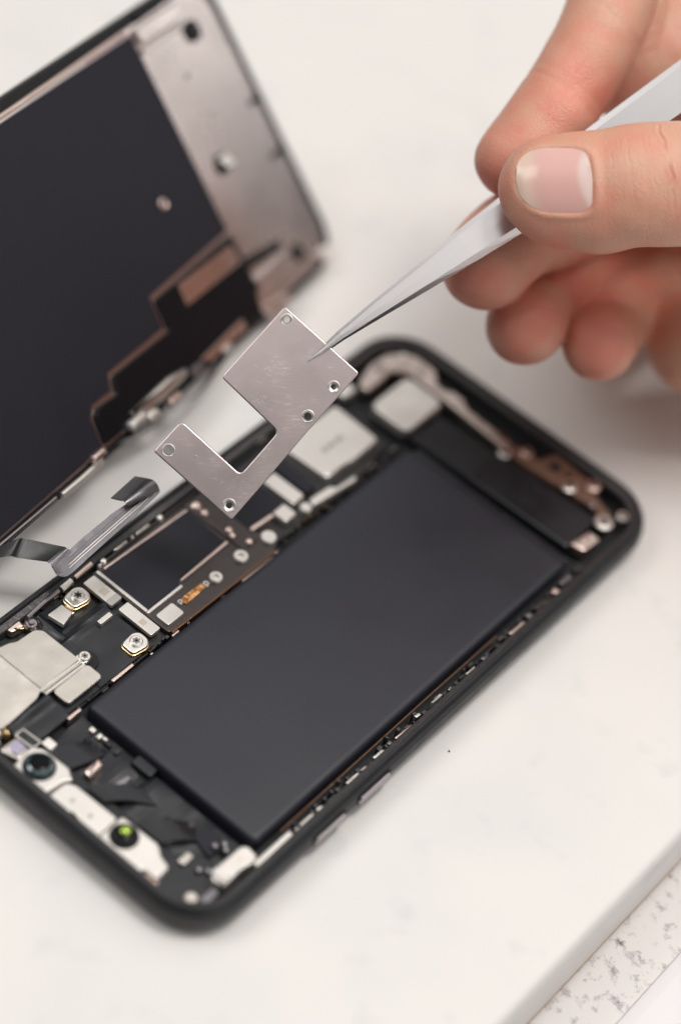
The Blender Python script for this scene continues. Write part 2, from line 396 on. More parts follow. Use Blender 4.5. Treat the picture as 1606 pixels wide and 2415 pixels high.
prism("board_edge", rpoly([(-13.0, -44.0), (-12.3, -44.0), (-12.3, -38.0), (-13.0, -38.0)], 0.2), 3.0, 5.6, M['rose'], PH, 0.15)
prism("board_edge", rpoly([(-12.7, -56.5), (-12.1, -56.5), (-12.1, -53.0), (-12.7, -53.0)], 0.2), 3.0, 5.2, M['rose'], PH, 0.15)

# screw posts and screws
def post(cx, cy, r, z0, z1, material, hole=True, parent=PH, name="screw_post"):
    p = [(r, z0), (r, z1-0.25), (r-0.2, z1)]
    if hole: p += [(r*0.42, z1), (r*0.36, z1-0.12), (r*0.34, z1-0.6)]
    return lathe(name, p, cx, cy, material, parent)
post(-16.2, -2.0, 1.6, 5.3, 6.15, M['cream']); post(-16.0, -9.9, 1.45, 5.3, 6.15, M['cream'])
post(-15.7, 6.1, 1.7, 4.0, 6.15, M['cream'], False); post(-15.7, 18.0, 1.3, 4.0, 6.15, M['cream'], False)
post(-16.3, -12.6, 0.75, 5.3, 5.95, M['nickel']); post(-16.7, -19.9, 0.65, 5.3, 5.95, M['nickel'])
for x, y, r in ((-31.3, 1.3, 1.25), (-28.8, 1.1, 1.0), (-22.4, 1.4, 1.0), (-21.0, 0.8, 0.85), (-17.6, 2.2, 0.9)):
    lathe("solder_ball", [(r, 5.6), (r, 5.9), (r*0.75, 6.25), (r*0.35, 6.4)], x, y, M['rose'], PH, 14)
def cross_screw(cx, cy, z, r, name="screw", material=None, parent=PH):
    sm = material or M['nickel']
    s = lathe(name, [(r, z-0.8), (r, z-0.15), (r*0.85, z), (r*0.45, z), (r*0.42, z-0.35)], cx, cy, sm, parent, 20)
    for k in range(3):
        a = math.pi*k/3+0.2
        c, d = math.cos(a), math.sin(a); L, t = r*0.62, r*0.13
        pts = [(cx+c*u-d*v, cy+d*u+c*v) for u, v in ((-L, -t), (L, -t), (L, t), (-L, t))]
        prism("recess", pts, z-0.2, z+0.025, M['chrome'], s, 0)
    return s
# the two bracket ears with their screws
for cx, cy in ((-31.0, -34.2), (-15.6, -34.0)):
    pts = rpoly([(cx-1.7, cy-2.6), (cx+1.6, cy-2.7), (cx+2.2, cy+0.9), (cx+1.2, cy+2.3), (cx-1.2, cy+2.3), (cx-2.1, cy+1.0)], 0.9, 4)
    prism("bracket_ear_base", offset(pts, 0.22), 4.2, 5.6, M['gold'], PH, 0.2)
    prism("bracket_ear", pts, 5.5, 6.3, M['nickel'], PH, 0.25)
    cross_screw(cx, cy-0.1, 6.75, 1.35)
prism("folded_tab", rpoly([(-31.9, -41.8), (-28.1, -41.3), (-29.0, -37.9), (-31.8, -37.9)], 0.25), 5.0, 6.0, M['cream'], PH, 0.1)
prism("folded_tab_step", rpoly([(-31.7, -37.9), (-29.0, -37.9), (-28.9, -37.0), (-31.5, -37.0)], 0.2), 4.6, 5.5, M['rose'], PH, 0.3)
box("contact_bar", -24.4, -23.3, -35.8, -32.3, 5.0, 6.0, M['cream'], PH, 0.15)
# black flexes over the lower board, gently wavy
def wavy(ax, ay, k): return lambda x, y: k*mnoise.noise(Vector((x*ax, y*ay, 3.1)))
def sheet(name, x0, x1, y0, y1, z, th, material, nx=18, ny=22, zf=None, mask=None):
    bm = bmesh.new(); f = zf or (lambda x, y: 0)
    X = [x0+(x1-x0)*i/nx for i in range(nx+1)]; Y = [y0+(y1-y0)*j/ny for j in range(ny+1)]
    vs = [[bm.verts.new((x, y, z+f(x, y))) for y in Y] for x in X]
    for i in range(nx):
        for j in range(ny): bm.faces.new((vs[i][j], vs[i+1][j], vs[i+1][j+1], vs[i][j+1]))
    r = bmesh.ops.extrude_face_region(bm, geom=bm.faces[:])
    for v in [e for e in r['geom'] if isinstance(e, bmesh.types.BMVert)]: v.co.z += th
    bmesh.ops.recalc_face_normals(bm, faces=bm.faces)
    return finish(name, bm, material, PH, 50)
sheet("flex_sheet", -27.6, -13.4, -46.5, -31.2, 4.6, 0.3, M['tape'], zf=lambda x, y: 0.35*mnoise.noise(Vector((x*0.16, y*0.16, 1)))+0.7*math.exp(-((x+25.6+0.12*(y+38))/0.9)**2))
sheet("flex_sheet", -33.4, -26.0, -46.5, -35.0, 4.2, 0.3, M['tape'], zf=lambda x, y: 0.4*mnoise.noise(Vector((x*0.3, y*0.2, 5)))+0.6*math.exp(-((y+43.0)/0.8)**2))
sheet("flex_sheet", -19.8, -13.3, -64.0, -44.5, 4.5, 0.3, M['tape'], zf=lambda x, y: 0.3*mnoise.noise(Vector((x*0.2, y*0.16, 9))))
sheet("flex_flap", -19.0, -12.6, -66.8, -55.8, 5.0, 0.35, M['tape'], zf=lambda x, y: 0.9*math.exp(-((x+18.2)/1.2)**2)+0.3*mnoise.noise(Vector((x*0.3, y*0.2, 2))))
# side rail and little parts along the left wall
tube("antenna_rod", [(-34.2, -45.0, 5.6), (-34.4, -40, 6.2), (-34.4, -36.2, 6.3)], 0.55, M['chrome'], PH)
tube("antenna_rod", [(-34.4, -35.6, 6.3), (-34.5, -32.6, 6.3)], 0.8, M['nickel'], PH)
tube("antenna_rod", [(-34.6, -31.4, 6.2), (-34.8, -26.4, 6.3)], 0.6, M['rose'], PH)
for y0, y1 in ((-14.0, -9.4), (-20.4, -16.0)):
    prism("contact_pad", rrect(-35.8, -34.0, y0, y1, 0.85), 4.5, 6.1, M['cream'], PH, 0.35)
for x, y, r in ((-34.2, -6.7, 0.95), (-34.0, -23.6, 0.95), (-34.3, -14.9, 0.6), (-33.6, -25.2, 0.6)):
    lathe("solder_ball", [(r, 5.0), (r, 5.6), (r*0.75, 6.0), (r*0.35, 6.2)], x, y, M['nickel'], PH, 14)
box("side_rail", -34.0, -33.5, -23.0, 4.0, 4.0, 5.9, M['board'], PH, 0.1)
box("side_rail", -35.9, -33.6, -4.6, 27.0, 3.6, 5.2, M['floor'], PH, 0.3)
lathe("coax_socket", [(1.9, 4.0), (1.9, 5.3), (1.5, 5.7), (1.1, 5.3), (0.6, 5.3), (0.5, 5.8)], -32.9, -45.2, M['chrome'], PH)
prism("copper_tab", rpoly([(-35.6, -50.6), (-33.4, -50.2), (-33.0, -47.2), (-35.2, -46.6)], 0.4), 4.5, 6.2, M['rose'], PH, 0.4)
prism("gold_spring", rpoly([(-33.8, -49.4), (-32.6, -48.4), (-32.3, -47.6), (-33.2, -48.3)], 0.2), 5.6, 6.5, M['gold'], PH, 0.1)
# camera cover: two facets with a crease between, screw lug, folded edge
def cover_z(x, y): return -0.10*max(0.0, -56.2-y) - 0.02*max(0.0, y+56.2) + 0.12*mnoise.noise(Vector((x*0.25, y*0.25, 0.3)))
def patch(name, pts, z, th, material, zf, step=1.0):
    bm = bmesh.new(); bmp = [bm.verts.new((x, y, 0)) for x, y in pts]
    f = bm.faces.new(bmp)
    xs = [p[0] for p in pts]; y_ = [p[1] for p in pts]
    k = math.floor(min(xs))
    while k < max(xs):
        bmesh.ops.bisect_plane(bm, geom=bm.verts[:]+bm.edges[:]+bm.faces[:], plane_co=(k, 0, 0), plane_no=(1, 0, 0)); k += step
    k = math.floor(min(y_))+0.2
    while k < max(y_):
        bmesh.ops.bisect_plane(bm, geom=bm.verts[:]+bm.edges[:]+bm.faces[:], plane_co=(0, k, 0), plane_no=(0, 1, 0)); k += step
    r = bmesh.ops.extrude_face_region(bm, geom=bm.faces[:])
    top = {v for v in r['geom'] if isinstance(v, bmesh.types.BMVert)}
    for v in bm.verts: v.co.z = z+zf(v.co.x, v.co.y)-(0 if v in top else th)
    bmesh.ops.recalc_face_normals(bm, faces=bm.faces)
    return finish(name, bm, material, PH, 30)
patch("camera_cover", rpoly([(-36.0, -56.2), (-32.2, -56.0), (-31.6, -53.0), (-30.8, -51.6), (-30.6, -47.0), (-29.4, -45.8), (-20.0, -45.7), (-19.7, -56.2)], 0.5), 7.0, 0.9, M['coverplate'], cover_z)
patch("camera_cover", rpoly([(-36.0, -56.35), (-19.8, -56.35), (-19.0, -58.4), (-18.8, -67.0), (-19.6, -69.0), (-36.0, -69.0)], 0.4), 6.95, 0.9, M['coverplate'], cover_z)
tube("cover_fold", [(-19.75, -56.6, 6.55), (-19.5, -45.9, 6.6)], 0.45, M['nickel'], PH)
tube("cover_fold", [(-18.85, -56.2, 6.15), (-18.6, -45.6, 6.25)], 0.42, M['nickel'], PH)
prism("screw_lug", rpoly([(-21.2, -45.6), (-19.2, -46.2), (-18.3, -44.6), (-19.3, -42.9), (-20.6, -43.6)], 0.6), 6.0, 6.6, M['nickel'], PH, 0.15)
cross_screw(-19.7, -44.4, 7.05, 1.2)
prism("screw_shadow_disc", circ(-19.4, -43.8, 2.3), 4.4, 5.35, M['rubber'], PH, 0.1)  # solid black disc standing in for the shadow round the screw
prism("silver_label", rrect(-18.3, -14.2, -54.7, -45.1, 0.9, 5), 5.6, 6.5, M['coverplate'], PH, 0.12)

# ---- far end: speaker, haptic motor, antenna strip
box("speaker_plate", -25.0, -14.3, 50.4, 63.8, 4.0, 6.5, M['cream'], PH, 2.2, 0.5)
prism("haptic_motor", rpoly([(-13.6, 50.4), (28.4, 51.6), (28.2, 63.2), (3.0, 61.6), (-12.9, 60.4)], 1.0), 2.4, 5.9, M['tape'], PH, 0.5)
prism("speaker_box", rpoly([(-13.0, 50.8), (2.6, 51.2), (2.6, 61.2), (-12.6, 60.0)], 0.8), 5.8, 6.15, M['floor'], PH, 0.2)
prism("antenna_strip", rpoly([(-29.4, 53.4), (-31.2, 54.4), (-33.0, 60.2), (-32.4, 66.4), (-28.0, 70.6), (-21.5, 70.4), (-20.2, 68.2), (-12.0, 68.4), (-10.6, 66.8), (2.5, 66.3), (2.4, 63.4), (-14.5, 64.8), (-25.5, 65.2), (-28.4, 62.8), (-27.8, 58.0), (-28.0, 54.2)], 1.1), 4.0, 6.1, mat("strip_metal", (0.56, 0.48, 0.44), 0.34, 1.0, bump=(250, 0.3), rvar=(200, 0.5)), PH, 0.5)
prism("antenna_flex", rpoly([(2.4, 63.4), (2.5, 66.4), (9.6, 67.0), (10.8, 71.3), (21.0, 70.6), (25.0, 67.8), (30.0, 66.2), (30.6, 62.8), (28.6, 62.6), (26.0, 65.4), (17.9, 64.4), (9.0, 63.6)], 0.9), 4.0, 5.9, mat("copper_flex", (0.22, 0.125, 0.09), 0.42, 0.5, bump=(300, 0.4)), PH, 0.4)
for x0, x1, y0, y1, z, mt in ((-24.5, -22.8, 66.4, 67.8, 6.5, 'chrome'), (-19.5, -16.0, 66.9, 68.6, 6.3, 'rubber'), (-14.0, -12.8, 65.6, 66.8, 6.6, 'nickel'), (-9.8, -6.2, 66.2, 67.6, 6.2, 'rubber'), (-4.4, -2.6, 64.6, 65.8, 6.5, 'cream'), (-0.6, 1.4, 65.4, 66.9, 6.3, 'bronze'),
                        (-31.6, -30.0, 60.0, 62.2, 6.5, 'chrome'), (-30.2, -28.6, 66.8, 68.6, 6.6, 'nickel'), (12.0, 14.4, 66.8, 69.0, 6.3, 'rubber'), (15.6, 17.2, 67.6, 69.4, 6.4, 'bronze'), (24.4, 26.0, 64.2, 66.2, 6.4, 'chrome')):
    box("antenna_contact", x0, x1, y0, y1, 4.5, z, M[mt], PH, 0.3, 0.2)
for x, y, r, mt in ((3.4, 62.2, 1.4, 'nickel'), (6.6, 66.2, 1.3, 'rose'), (18.6, 65.5, 1.8, 'nickel'), (22.2, 69.6, 1.6, 'rose'), (29.8, 62.8, 2.0, 'cream'), (31.6, 67.3, 1.3, 'nickel')):
    cross_screw(x, y, 6.7, r, material=M[mt])
prism("grounding_clip", rpoly([(28.2, 52.6), (31.6, 53.2), (32.0, 58.6), (29.2, 58.6)], 0.6), 4.0, 6.3, M['rose'], PH, 0.4)
for x, y in ((30.0, 54.6), (30.6, 57.4)):
    lathe("solder_ball", [(0.9, 6.0), (0.9, 6.4), (0.6, 6.8), (0.25, 6.9)], x, y, M['nickel'], PH, 14)
prism("grounding_tab", rpoly([(-33.5, 48.6), (-30.4, 48.6), (-30.0, 52.8), (-33.0, 53.0)], 0.8), 4.0, 5.6, M['cream'], PH, 0.4)

# ---- near end: black flex bay
sheet("bay_tape", -11.6, 29.6, -65.0, -53.0, 2.9, 0.4, M['tape'], 30, 14, zf=lambda x, y: 0.45*mnoise.noise(Vector((x*0.22, y*0.15, 7)))+0.3*math.sin(x*0.9)*math.exp(-((x-6)/6)**2))
prism("bay_ledge", rpoly([(-11.6, -66.2), (22.0, -66.2), (22.0, -63.4), (-11.6, -63.4)], 0.5), 2.4, 3.9, M['floor'], PH, 0.3)
prism("glossy_fold", rpoly([(-2.4, -62.6), (-0.8, -62.9), (-1.0, -58.9), (-2.9, -58.2)], 0.4), 3.4, 4.6, M['rose'], PH, 0.5)
for x, y, wd, hh in ((-8.4, -55.0, 1.2, 1.0), (-6.3, -55.2, 0.9, 1.2), (-5.2, -54.6, 1.0, 0.6)):
    box("chip", x, x+wd, y, y+hh, 3.2, 4.6, M['nickel'], PH, 0.1)
box("circuit_strip", -4.6, -2.9, -54.9, -54.2, 3.2, 4.4, M['boardpcb'], PH, 0.1)
prism("folded_flex", rpoly([(2.4, -61.2), (3.9, -61.4), (4.8, -57.0), (3.4, -56.6)], 0.4), 3.2, 4.3, M['flexfoil'], PH, 0.5)
prism("folded_flex", rpoly([(5.2, -62.0), (6.4, -62.2), (7.2, -58.0), (6.0, -57.6)], 0.4), 3.2, 4.3, M['flex'], PH, 0.5)
prism("folded_flex", rpoly([(13.6, -63.4), (19.6, -63.6), (20.4, -58.6), (15.0, -58.2)], 0.6), 3.2, 4.4, M['flex'], PH, 0.5)
film = mat("glossy_flex", (0.010, 0.011, 0.015), 0.2, 0, 0.5, bump=(160, 0.25, 2))
ribbon("sensor_flex", [(-10.4, -64.6, 4.6), (-8.4, -60.5, 4.9), (-6.8, -56.2, 3.6)], [(-4.6, -64.6, 4.6), (-3.2, -60.5, 4.5), (-2.6, -55.6, 3.4)], 0.15, film, PH)
ribbon("sensor_flex", [(0.4, -65.0, 4.8), (3.2, -61.2, 5.1), (8.0, -57.0, 3.8)], [(5.0, -65.0, 4.8), (7.8, -61.4, 4.6), (12.0, -57.8, 3.6)], 0.15, film, PH)
ribbon("sensor_flex", [(12.0, -64.2, 4.8), (15.0, -60.2, 5.2), (18.6, -56.2, 3.8)], [(18.6, -64.0, 4.8), (20.4, -61.0, 4.8), (23.0, -57.6, 3.8)], 0.15, film, PH)
prism("dark_pad", rpoly([(21.0, -58.2), (26.2, -59.4), (27.0, -55.0), (22.0, -54.0)], 0.3), 3.0, 4.0, M['graphite'], PH, 0.2)
lathe("round_pad", [(6.4, 2.4), (6.4, 3.6), (6.0, 4.0), (1.0, 4.05)], 27.2, -66.2, M['tape'], PH, 40)
for x, y in ((25.6, -57.2), (26.6, -55.6), (27.6, -56.4), (27.0, -63.2), (28.4, -62.2)):
    lathe("solder_ball", [(0.75, 4.0), (0.75, 4.5), (0.5, 5.0), (0.2, 5.1)], x, y, M['flexfoil'], PH, 12)
prism("locating_pin", rrect(22.8, 24.6, -64.8, -61.6, 0.8), 3.8, 5.0, M['coverplate'], PH, 0.4)
lathe("screw_post", [(1.5, 2.4), (1.5, 4.8), (1.1, 5.2), (0.4, 5.2)], 30.2, -69.0, M['coverplate'], PH, 16)
BR = prism("side_bracket", rpoly([(29.2, -63.0), (29.4, -54.8), (30.4, -53.6), (33.2, -54.0), (33.6, -56.0), (33.0, -58.4), (33.2, -63.4), (31.0, -64.2)], 0.9, 4), 3.4, 6.4, M['cream'], PH, 0.5)
box("bracket_step", 29.6, 32.8, -63.4, -61.4, 6.3, 7.0, M['white'], BR, 0.6, 0.3)
box("slot", 31.0, 31.5, -57.6, -56.0, 6.38, 6.44, M['rose'], BR, 0.2, 0)
box("contact_spring", 33.5, 34.7, -56.0, -45.6, 4.5, 6.6, M['cream'], PH, 0.5, 0.3)
box("contact_spring", 31.4, 33.2, -68.4, -64.6, 3.4, 5.6, M['flexfoil'], PH, 0.5, 0.3)

# face sensor bar: two steel plates with a black lens each, and the small sensor at the left
IRZ = 5.6
P1 = prism("sensor_plate", rpoly([(-11.8, -72.2), (-12.6, -66.6), (-10.8, -65.0), (-4.2, -64.7), (-3.0, -65.6), (-1.9, -66.2), (-3.0, -67.6), (-3.6, -72.8)], 0.8, 4), 2.6, IRZ, M['cream'], PH, 0.35)
P2 = prism("sensor_plate", rpoly([(-2.8, -72.9), (-2.7, -67.6), (-1.0, -66.4), (9.4, -66.2), (9.6, -73.0), (4.8, -72.6), (4.2, -71.2), (2.4, -71.2), (1.8, -72.8)], 0.7, 4), 2.6, IRZ-0.25, M['cream'], PH, 0.3)
P3 = prism("sensor_plate", rpoly([(9.7, -73.0), (9.7, -65.3), (18.6, -65.0), (20.6, -66.6), (23.2, -67.2), (23.4, -71.0), (20.4, -70.8), (19.4, -73.0)], 0.8, 4), 2.6, IRZ, M['cream'], PH, 0.35)
def lens(plate, cx, cy, r, mid, tip=None):
    lathe("lens_barrel", [(r*1.12, IRZ-0.6), (r*1.12, IRZ+0.05), (r, IRZ+0.35), (r*0.8, IRZ+0.5), (r*0.7, IRZ+0.35)], cx, cy, M['rubber'], plate, 32, True)
    lathe("lens_ring", [(r*0.97, IRZ+0.36), (r*0.85, IRZ+1.0), (r*0.66, IRZ+1.25), (r*0.62, IRZ+0.9)], cx, cy, mid, plate, 32, True)
    lathe("lens_glass", [(r*0.63, IRZ+1.0), (r*0.6, IRZ+1.3), (r*0.45, IRZ+1.45), (r*0.2, IRZ+1.52)], cx, cy, M['lens'], plate, 32, True)
    if tip: lathe("lens_coating", [(r*0.42, IRZ+1.4), (r*0.4, IRZ+1.8), (r*0.28, IRZ+2.05), (r*0.1, IRZ+2.12)], cx-0.1, cy+0.2, tip, plate, 24, True)
lens(P1, -8.3, -68.6, 2.9, M['lensring']); lens(P3, 13.0, -68.4, 2.55, M['rubber'], M['greenlens'])
for x, y in ((1.0, -69.4), (5.6, -69.5)):
    lathe("dimple", [(0.5, IRZ-0.26), (0.45, IRZ-0.2), (0.2, IRZ-0.22)], x, y, M['grey'], P2, 14)
PX = prism("proximity_sensor", rpoly([(-16.4, -71.0), (-16.4, -64.6), (-12.2, -64.2), (-12.0, -69.8)], 0.9), 2.6, 4.9, M['coverplate'], PH, 0.4)
prism("sensor_window", rrect(-15.7, -13.0, -69.6, -66.8, 0.7), 4.8, 5.25, M['violet'], PX, 0.2)
prism("wire_loop", rpoly([(-15.7, -66.2), (-12.5, -66.0), (-12.5, -64.8), (-15.6, -64.9)], 0.4), 4.8, 5.1, M['rubber'], PX, 0.1)
tube("wire_loop", [(-16.4, -66.5, 5.2), (-16.3, -64.6, 5.3), (-12.1, -64.3, 5.3), (-11.9, -66.3, 5.2), (-16.2, -66.6, 5.2)], 0.32, M['nickel'], PX)
box("sensor_tab", -12.0, -9.6, -64.2, -62.2, 3.4, 5.4, M['nickel'], PH, 0.3, 0.2)
for x, y, r, mt in ((-18.3, -66.5, 1.1, 'gold'), (-19.6, -68.4, 1.2, 'cream'), (-18.0, -70.2, 1.0, 'nickel'), (-21.5, -66.8, 1.0, 'rose'), (-17.4, -64.9, 0.8, 'nickel')):
    lathe("solder_ball", [(r, 3.0), (r, 4.6), (r*0.75, 5.1), (r*0.3, 5.3)], x, y, M[mt], PH, 14)
prism("ear_clip", rpoly([(20.6, -72.6), (20.8, -70.4), (23.6, -70.2), (24.2, -71.4), (22.6, -73.0)], 0.6), 3.0, 4.9, M['rose'], PH, 0.5)
prism("gold_clip", rpoly([(21.4, -72.4), (22.6, -71.0), (23.6, -71.2), (22.8, -72.6)], 0.3), 4.6, 5.3, M['gold'], PH, 0.3)

# ---- little clips, springs and chips along the right wall
edge = [(34.0, 3.6, 1.4, .35), (33.8, -0.6, 3.4, .4), (33.6, -6.6, 1.6, .8), (34.0, -11.5, 5.2, .45), (34.0, -15.8, 1.3, .7), (34.1, -19.5, 3.2, .6), (34.4, -23.8, 1.8, 1.0),
        (34.4, -27.5, 3.8, .9), (34.5, -31.2, 1.5, .5), (34.5, -33.8, 3.0, .8), (34.4, -37.4, 1.7, 1.1), (34.4, -41.0, 4.0, 1.1), (34.2, -43.9, 1.3, .6),
        (34.0, 14.6, 1.4, .8), (33.6, 18.4, 3.6, .4), (34.0, 26.0, 5.0, .6), (33.8, 30.6, 1.6, 1.0), (33.6, 35.0, 4.2, .9), (33.8, 39.8, 1.6, 1.1), (33.4, 44.0, 3.6, .9), (33.4, 48.6, 2.4, 1.2), (34.0, 10.2, 3.0, .35)]
for i, (x, y, L, wd) in enumerate(edge):
    mt = M[('nickel', 'cream', 'nickel', 'rose', 'flexfoil')[i % 5]] if y < 12 else M[('rose', 'flexfoil', 'board')[i % 3]]
    jj = random.uniform(-0.25, 0.25)
    prism("edge_clip", rpoly([(x-wd/2, y-L/2), (x+wd/2+jj*0.3, y-L/2+0.2), (x+wd/2+0.1, y+L/2), (x-wd/2+jj, y+L/2-0.3)], 0.25), 3.0, 6.25+random.uniform(-0.3, 0.25), mt, PH, 0.2)
bm = bmesh.new()
for k in range(70):
    y = -47+k*1.35+random.uniform(-.4, .4); x = random.uniform(32.6, 34.6); a = random.uniform(.15, .45); b = random.uniform(.2, .8)
    prism_bm(bm, rrect(x-a, x+a, y-b, y+b, 0.1, 2), 3.0, random.uniform(4.4, 6.0), 0.1)
o = finish("small_components", bm, M['ledge'], PH); o['kind'] = 'stuff'
bm = bmesh.new()
for k in range(150):
    y = random.uniform(-62, 46); x = random.choice((random.uniform(-36, -33.4), random.uniform(-14.6, -12.8)))
    a = random.uniform(.15, .4); b = random.uniform(.15, .5)
    prism_bm(bm, rrect(x-a, x+a, y-b, y+b, 0.08, 2), 3.6, random.uniform(4.3, 5.0), 0.08)
o = finish("small_components", bm, M['board'], PH); o['kind'] = 'stuff'
for k in range(34):
    y = random.uniform(-60, 44); x = random.uniform(-36.0, -34.4); L = random.uniform(0.8, 3.2); wd = random.uniform(0.3, 0.8)
    mt = random.choice(('nickel', 'rose', 'chrome', 'flexfoil', 'board', 'gold', 'cream'))
    prism("edge_clip", rpoly([(x-wd/2, y-L/2), (x+wd/2, y-L/2+0.15), (x+wd/2+0.1, y+L/2), (x-wd/2, y+L/2-0.2)], 0.2), 3.0, random.uniform(4.6, 5.9), M[mt], PH, 0.15)
for k in range(22):
    y = random.uniform(-52, 46); x = random.uniform(-14.4, -13.2) if y > 6 else random.uniform(-12.9, -12.2); L = random.uniform(0.6, 2.4)
    mt = random.choice(('rose', 'chrome', 'board', 'bronze', 'nickel'))
    prism("edge_clip", rrect(x-0.2, x+0.2, y-L/2, y+L/2, 0.12), 3.0, random.uniform(4.4, 5.4), M[mt], PH, 0.12)
for k in range(7):
    x = random.uniform(-9, 20); y = random.uniform(-64.5, -54); a = random.uniform(0.25, 0.7); b = random.uniform(0.3, 0.9)
    box("chip", x-a, x+a, y-b, y+b, 2.8, random.uniform(3.8, 4.4), M[random.choice(('chrome', 'flexfoil', 'boardpcb', 'rubber', 'graphite', 'board'))], PH, 0.12)
tube("battery_cable", [(32.0, -46, 4.6), (32.0, -20, 5.0), (32.0, 0, 5.2), (32.1, 22, 5.0)], 0.22, M['bronze'], PH, 8)
# volume buttons on the outside wall
for y0, y1 in ((-29.6, -20.0), (-42.8, -33.6)):
    bm = bmesh.new()
    prism_bm(bm, rrect(y0, y1, 3.1, 5.2, 1.04, 6), 0, 0.75, 0.3)
    for v in bm.verts: v.co = Vector((37.6+v.co.z, v.co.x, v.co.y))
    bmesh.ops.recalc_face_normals(bm, faces=bm.faces)
    finish("volume_button", bm, M['button'], PH)
    bm = bmesh.new()
    prism_bm(bm, rrect(y0-0.5, y1+0.5, 2.6, 5.7, 1.5, 6), 0, 0.16, 0.05)
    for v in bm.verts: v.co = Vector((37.75+v.co.z, v.co.x, v.co.y))
    bmesh.ops.recalc_face_normals(bm, faces=bm.faces)
    finish("button_seat", bm, M['rubber'], PH)

# ------------------------------------------------------------------ the lifted display, seen from its back
EX = Vector((-0.710805, -0.028006, 0.702831)); EY = Vector((-0.123721, 0.988607, -0.085731)); EN = Vector((-0.692423, -0.147893, -0.706172))
T = Vector((-61.918, 86.866, 0.922))
DM = Matrix(((EY.x, EX.x, -EN.x, T.x*S), (EY.y, EX.y, -EN.y, T.y*S), (EY.z, EX.z, -EN.z, T.z*S), (0, 0, 0, 1)))
DS = root("display_panel", "lifted phone display leaning beside the phone, dark back and steel end showing", "phone display", mw=DM)
def D(name, pts, c0, c1, m, bev=0.12, par=None): return prism(name, pts, c0, c1, m, par or DS, bev)
D("glass", rrect(-148, 0, 0, 73, 9.5, 10), -1.6, -0.2, M['glass'], 0.35)
D("bezel", rrect(-147.6, -0.4, 0.4, 72.6, 9.2, 10), -0.25, 0.5, M['rubber'], 0.3)
D("backing_plate", rrect(-146.5, -3.3, 2.2, 70.4, 7.4, 10), 0.3, 0.95, M['steel'], 0.3)
panel = [(-31.7, 68.8), (-146, 68.8), (-146, 3.0), (-94.4, 3.0), (-93.8, 9.4), (-91.7, 11.4), (-85.2, 11.2), (-83.6, 14.5), (-63.2, 14.2), (-62.6, 21.4), (-32.0, 22.0)]
D("panel_lip", rpoly(offset(panel, 0.55), 0.5), 0.8, 1.45, mat("lip_metal", (0.55, 0.43, 0.43), 0.3, 1.0), 0.3)
PNL = D("back_panel", rpoly(panel, 0.4), 0.9, 1.62, M['graphite'], 0.12)
lathe("ring_boss", [(1.35, 1.55), (1.3, 1.85), (1.05, 1.95), (0.75, 1.8), (0.7, 1.6)], -46.3, 35.5, M['rose'], PNL, 20)
D("lower_tape", rpoly(offset([(-93.6, 2.6), (-92.6, 9.0), (-91.2, 10.6), (-84.2, 10.2), (-82.6, 13.7), (-62.2, 13.4), (-61.6, 20.6), (-31.2, 21.2), (-31.0, 10.4), (-33.6, 1.6)], -0.35), 0.6), 0.6, 1.75, mat("gloss_black_film", (0.007, 0.007, 0.009), 0.32, 0, 0.18, bump=(120, 0.35, 2)), 0.4)
D("tape_window", rpoly([(-53.8, 19.6), (-33.6, 19.2), (-33.0, 14.7), (-54.2, 14.8)], 0.3), 1.7, 1.98, M['steel'], 0.05)
D("steel_strip", rpoly([(-58.0, 3.8), (-41.0, 4.6), (-40.8, 2.2), (-56.0, 1.9)], 0.5), 1.7, 2.1, M['steel'], 0.1)
D("earpiece_bar", rrect(-31.8, -17.6, 6.5, 9.7, 0.8), 0.9, 2.3, M['steel'], 0.4)
D("slot", rpoly([(-31.2, 11.8), (-18.2, 10.9), (-17.4, 12.8), (-30.6, 14.6)], 0.9), 0.9, 1.1, M['rubber'], 0.05)
D("port", rrect(-15.9, -12.3, 5.6, 9.6, 1.7), 0.9, 1.6, M['rubber'], 0.3)
D("camera_port", rrect(-15.0, -11.0, 59.6, 64.4, 1.9, 6), 0.9, 2.0, M['rubber'], 0.4)
lathe("rivet", [(0.9, 0.9), (0.85, 1.1), (0.3, 1.15)], -20.6, 54.8, M['grey'], DS, 16)
lathe("rivet", [(0.7, 0.9), (0.65, 1.05), (0.2, 1.08)], -19.0, 45.0, M['grey'], DS, 16)
# spring hook and its pocket
HK = D("spring_hook", rrect(-25.4, -21.6, 32.2, 36.6, 0.5), 0.9, 1.15, M['rubber'], 0.05)
bm = bmesh.new(); prism_bm(bm, rrect(-1.5, 1.5, -1.5, 1.5, 0.4), 0, 0.5, 0.2)
bmesh.ops.rotate(bm, verts=bm.verts, cent=(0, 0, 0), matrix=Matrix.Rotation(math.radians(-35), 3, 'X'))
for v in bm.verts: v.co += Vector((-23.2, 34.6, 2.4))
finish("hook_tongue", bm, M['nickel'], HK)
for a, b in ((-4.0, 41.5), (-5.2, 28.7)):
    D("clip_notch", rpoly([(a-2.2, b-0.7), (a+1.6, b-0.5), (a+1.6, b+0.8), (a-1.8, b+0.5)], 0.3), 0.9, 1.8, M['rubber'], 0.2)
D("corner_latch", rrect(-7.6, -4.6, 1.6, 4.6, 0.8), 0.6, 2.4, M['white'], 0.5)
D("gold_contact", rpoly([(-33.6, 3.4), (-24.0, 2.4), (-21.6, 0.6), (-31.6, 0.4)], 0.8), 0.6, 2.6, M['rose'], 0.7)
D("gold_contact", rrect(-51.0, -47.6, 0.8, 2.6, 0.8), 1.0, 2.4, M['nickel'], 0.6)
D("edge_latch", rpoly([(-84.2, 5.0), (-69.4, 5.6), (-63.2, 4.6), (-64.0, 3.0), (-75.0, 2.2), (-79.0, 2.8)], 0.8), 0.9, 2.6, M['nickel'], 0.7)
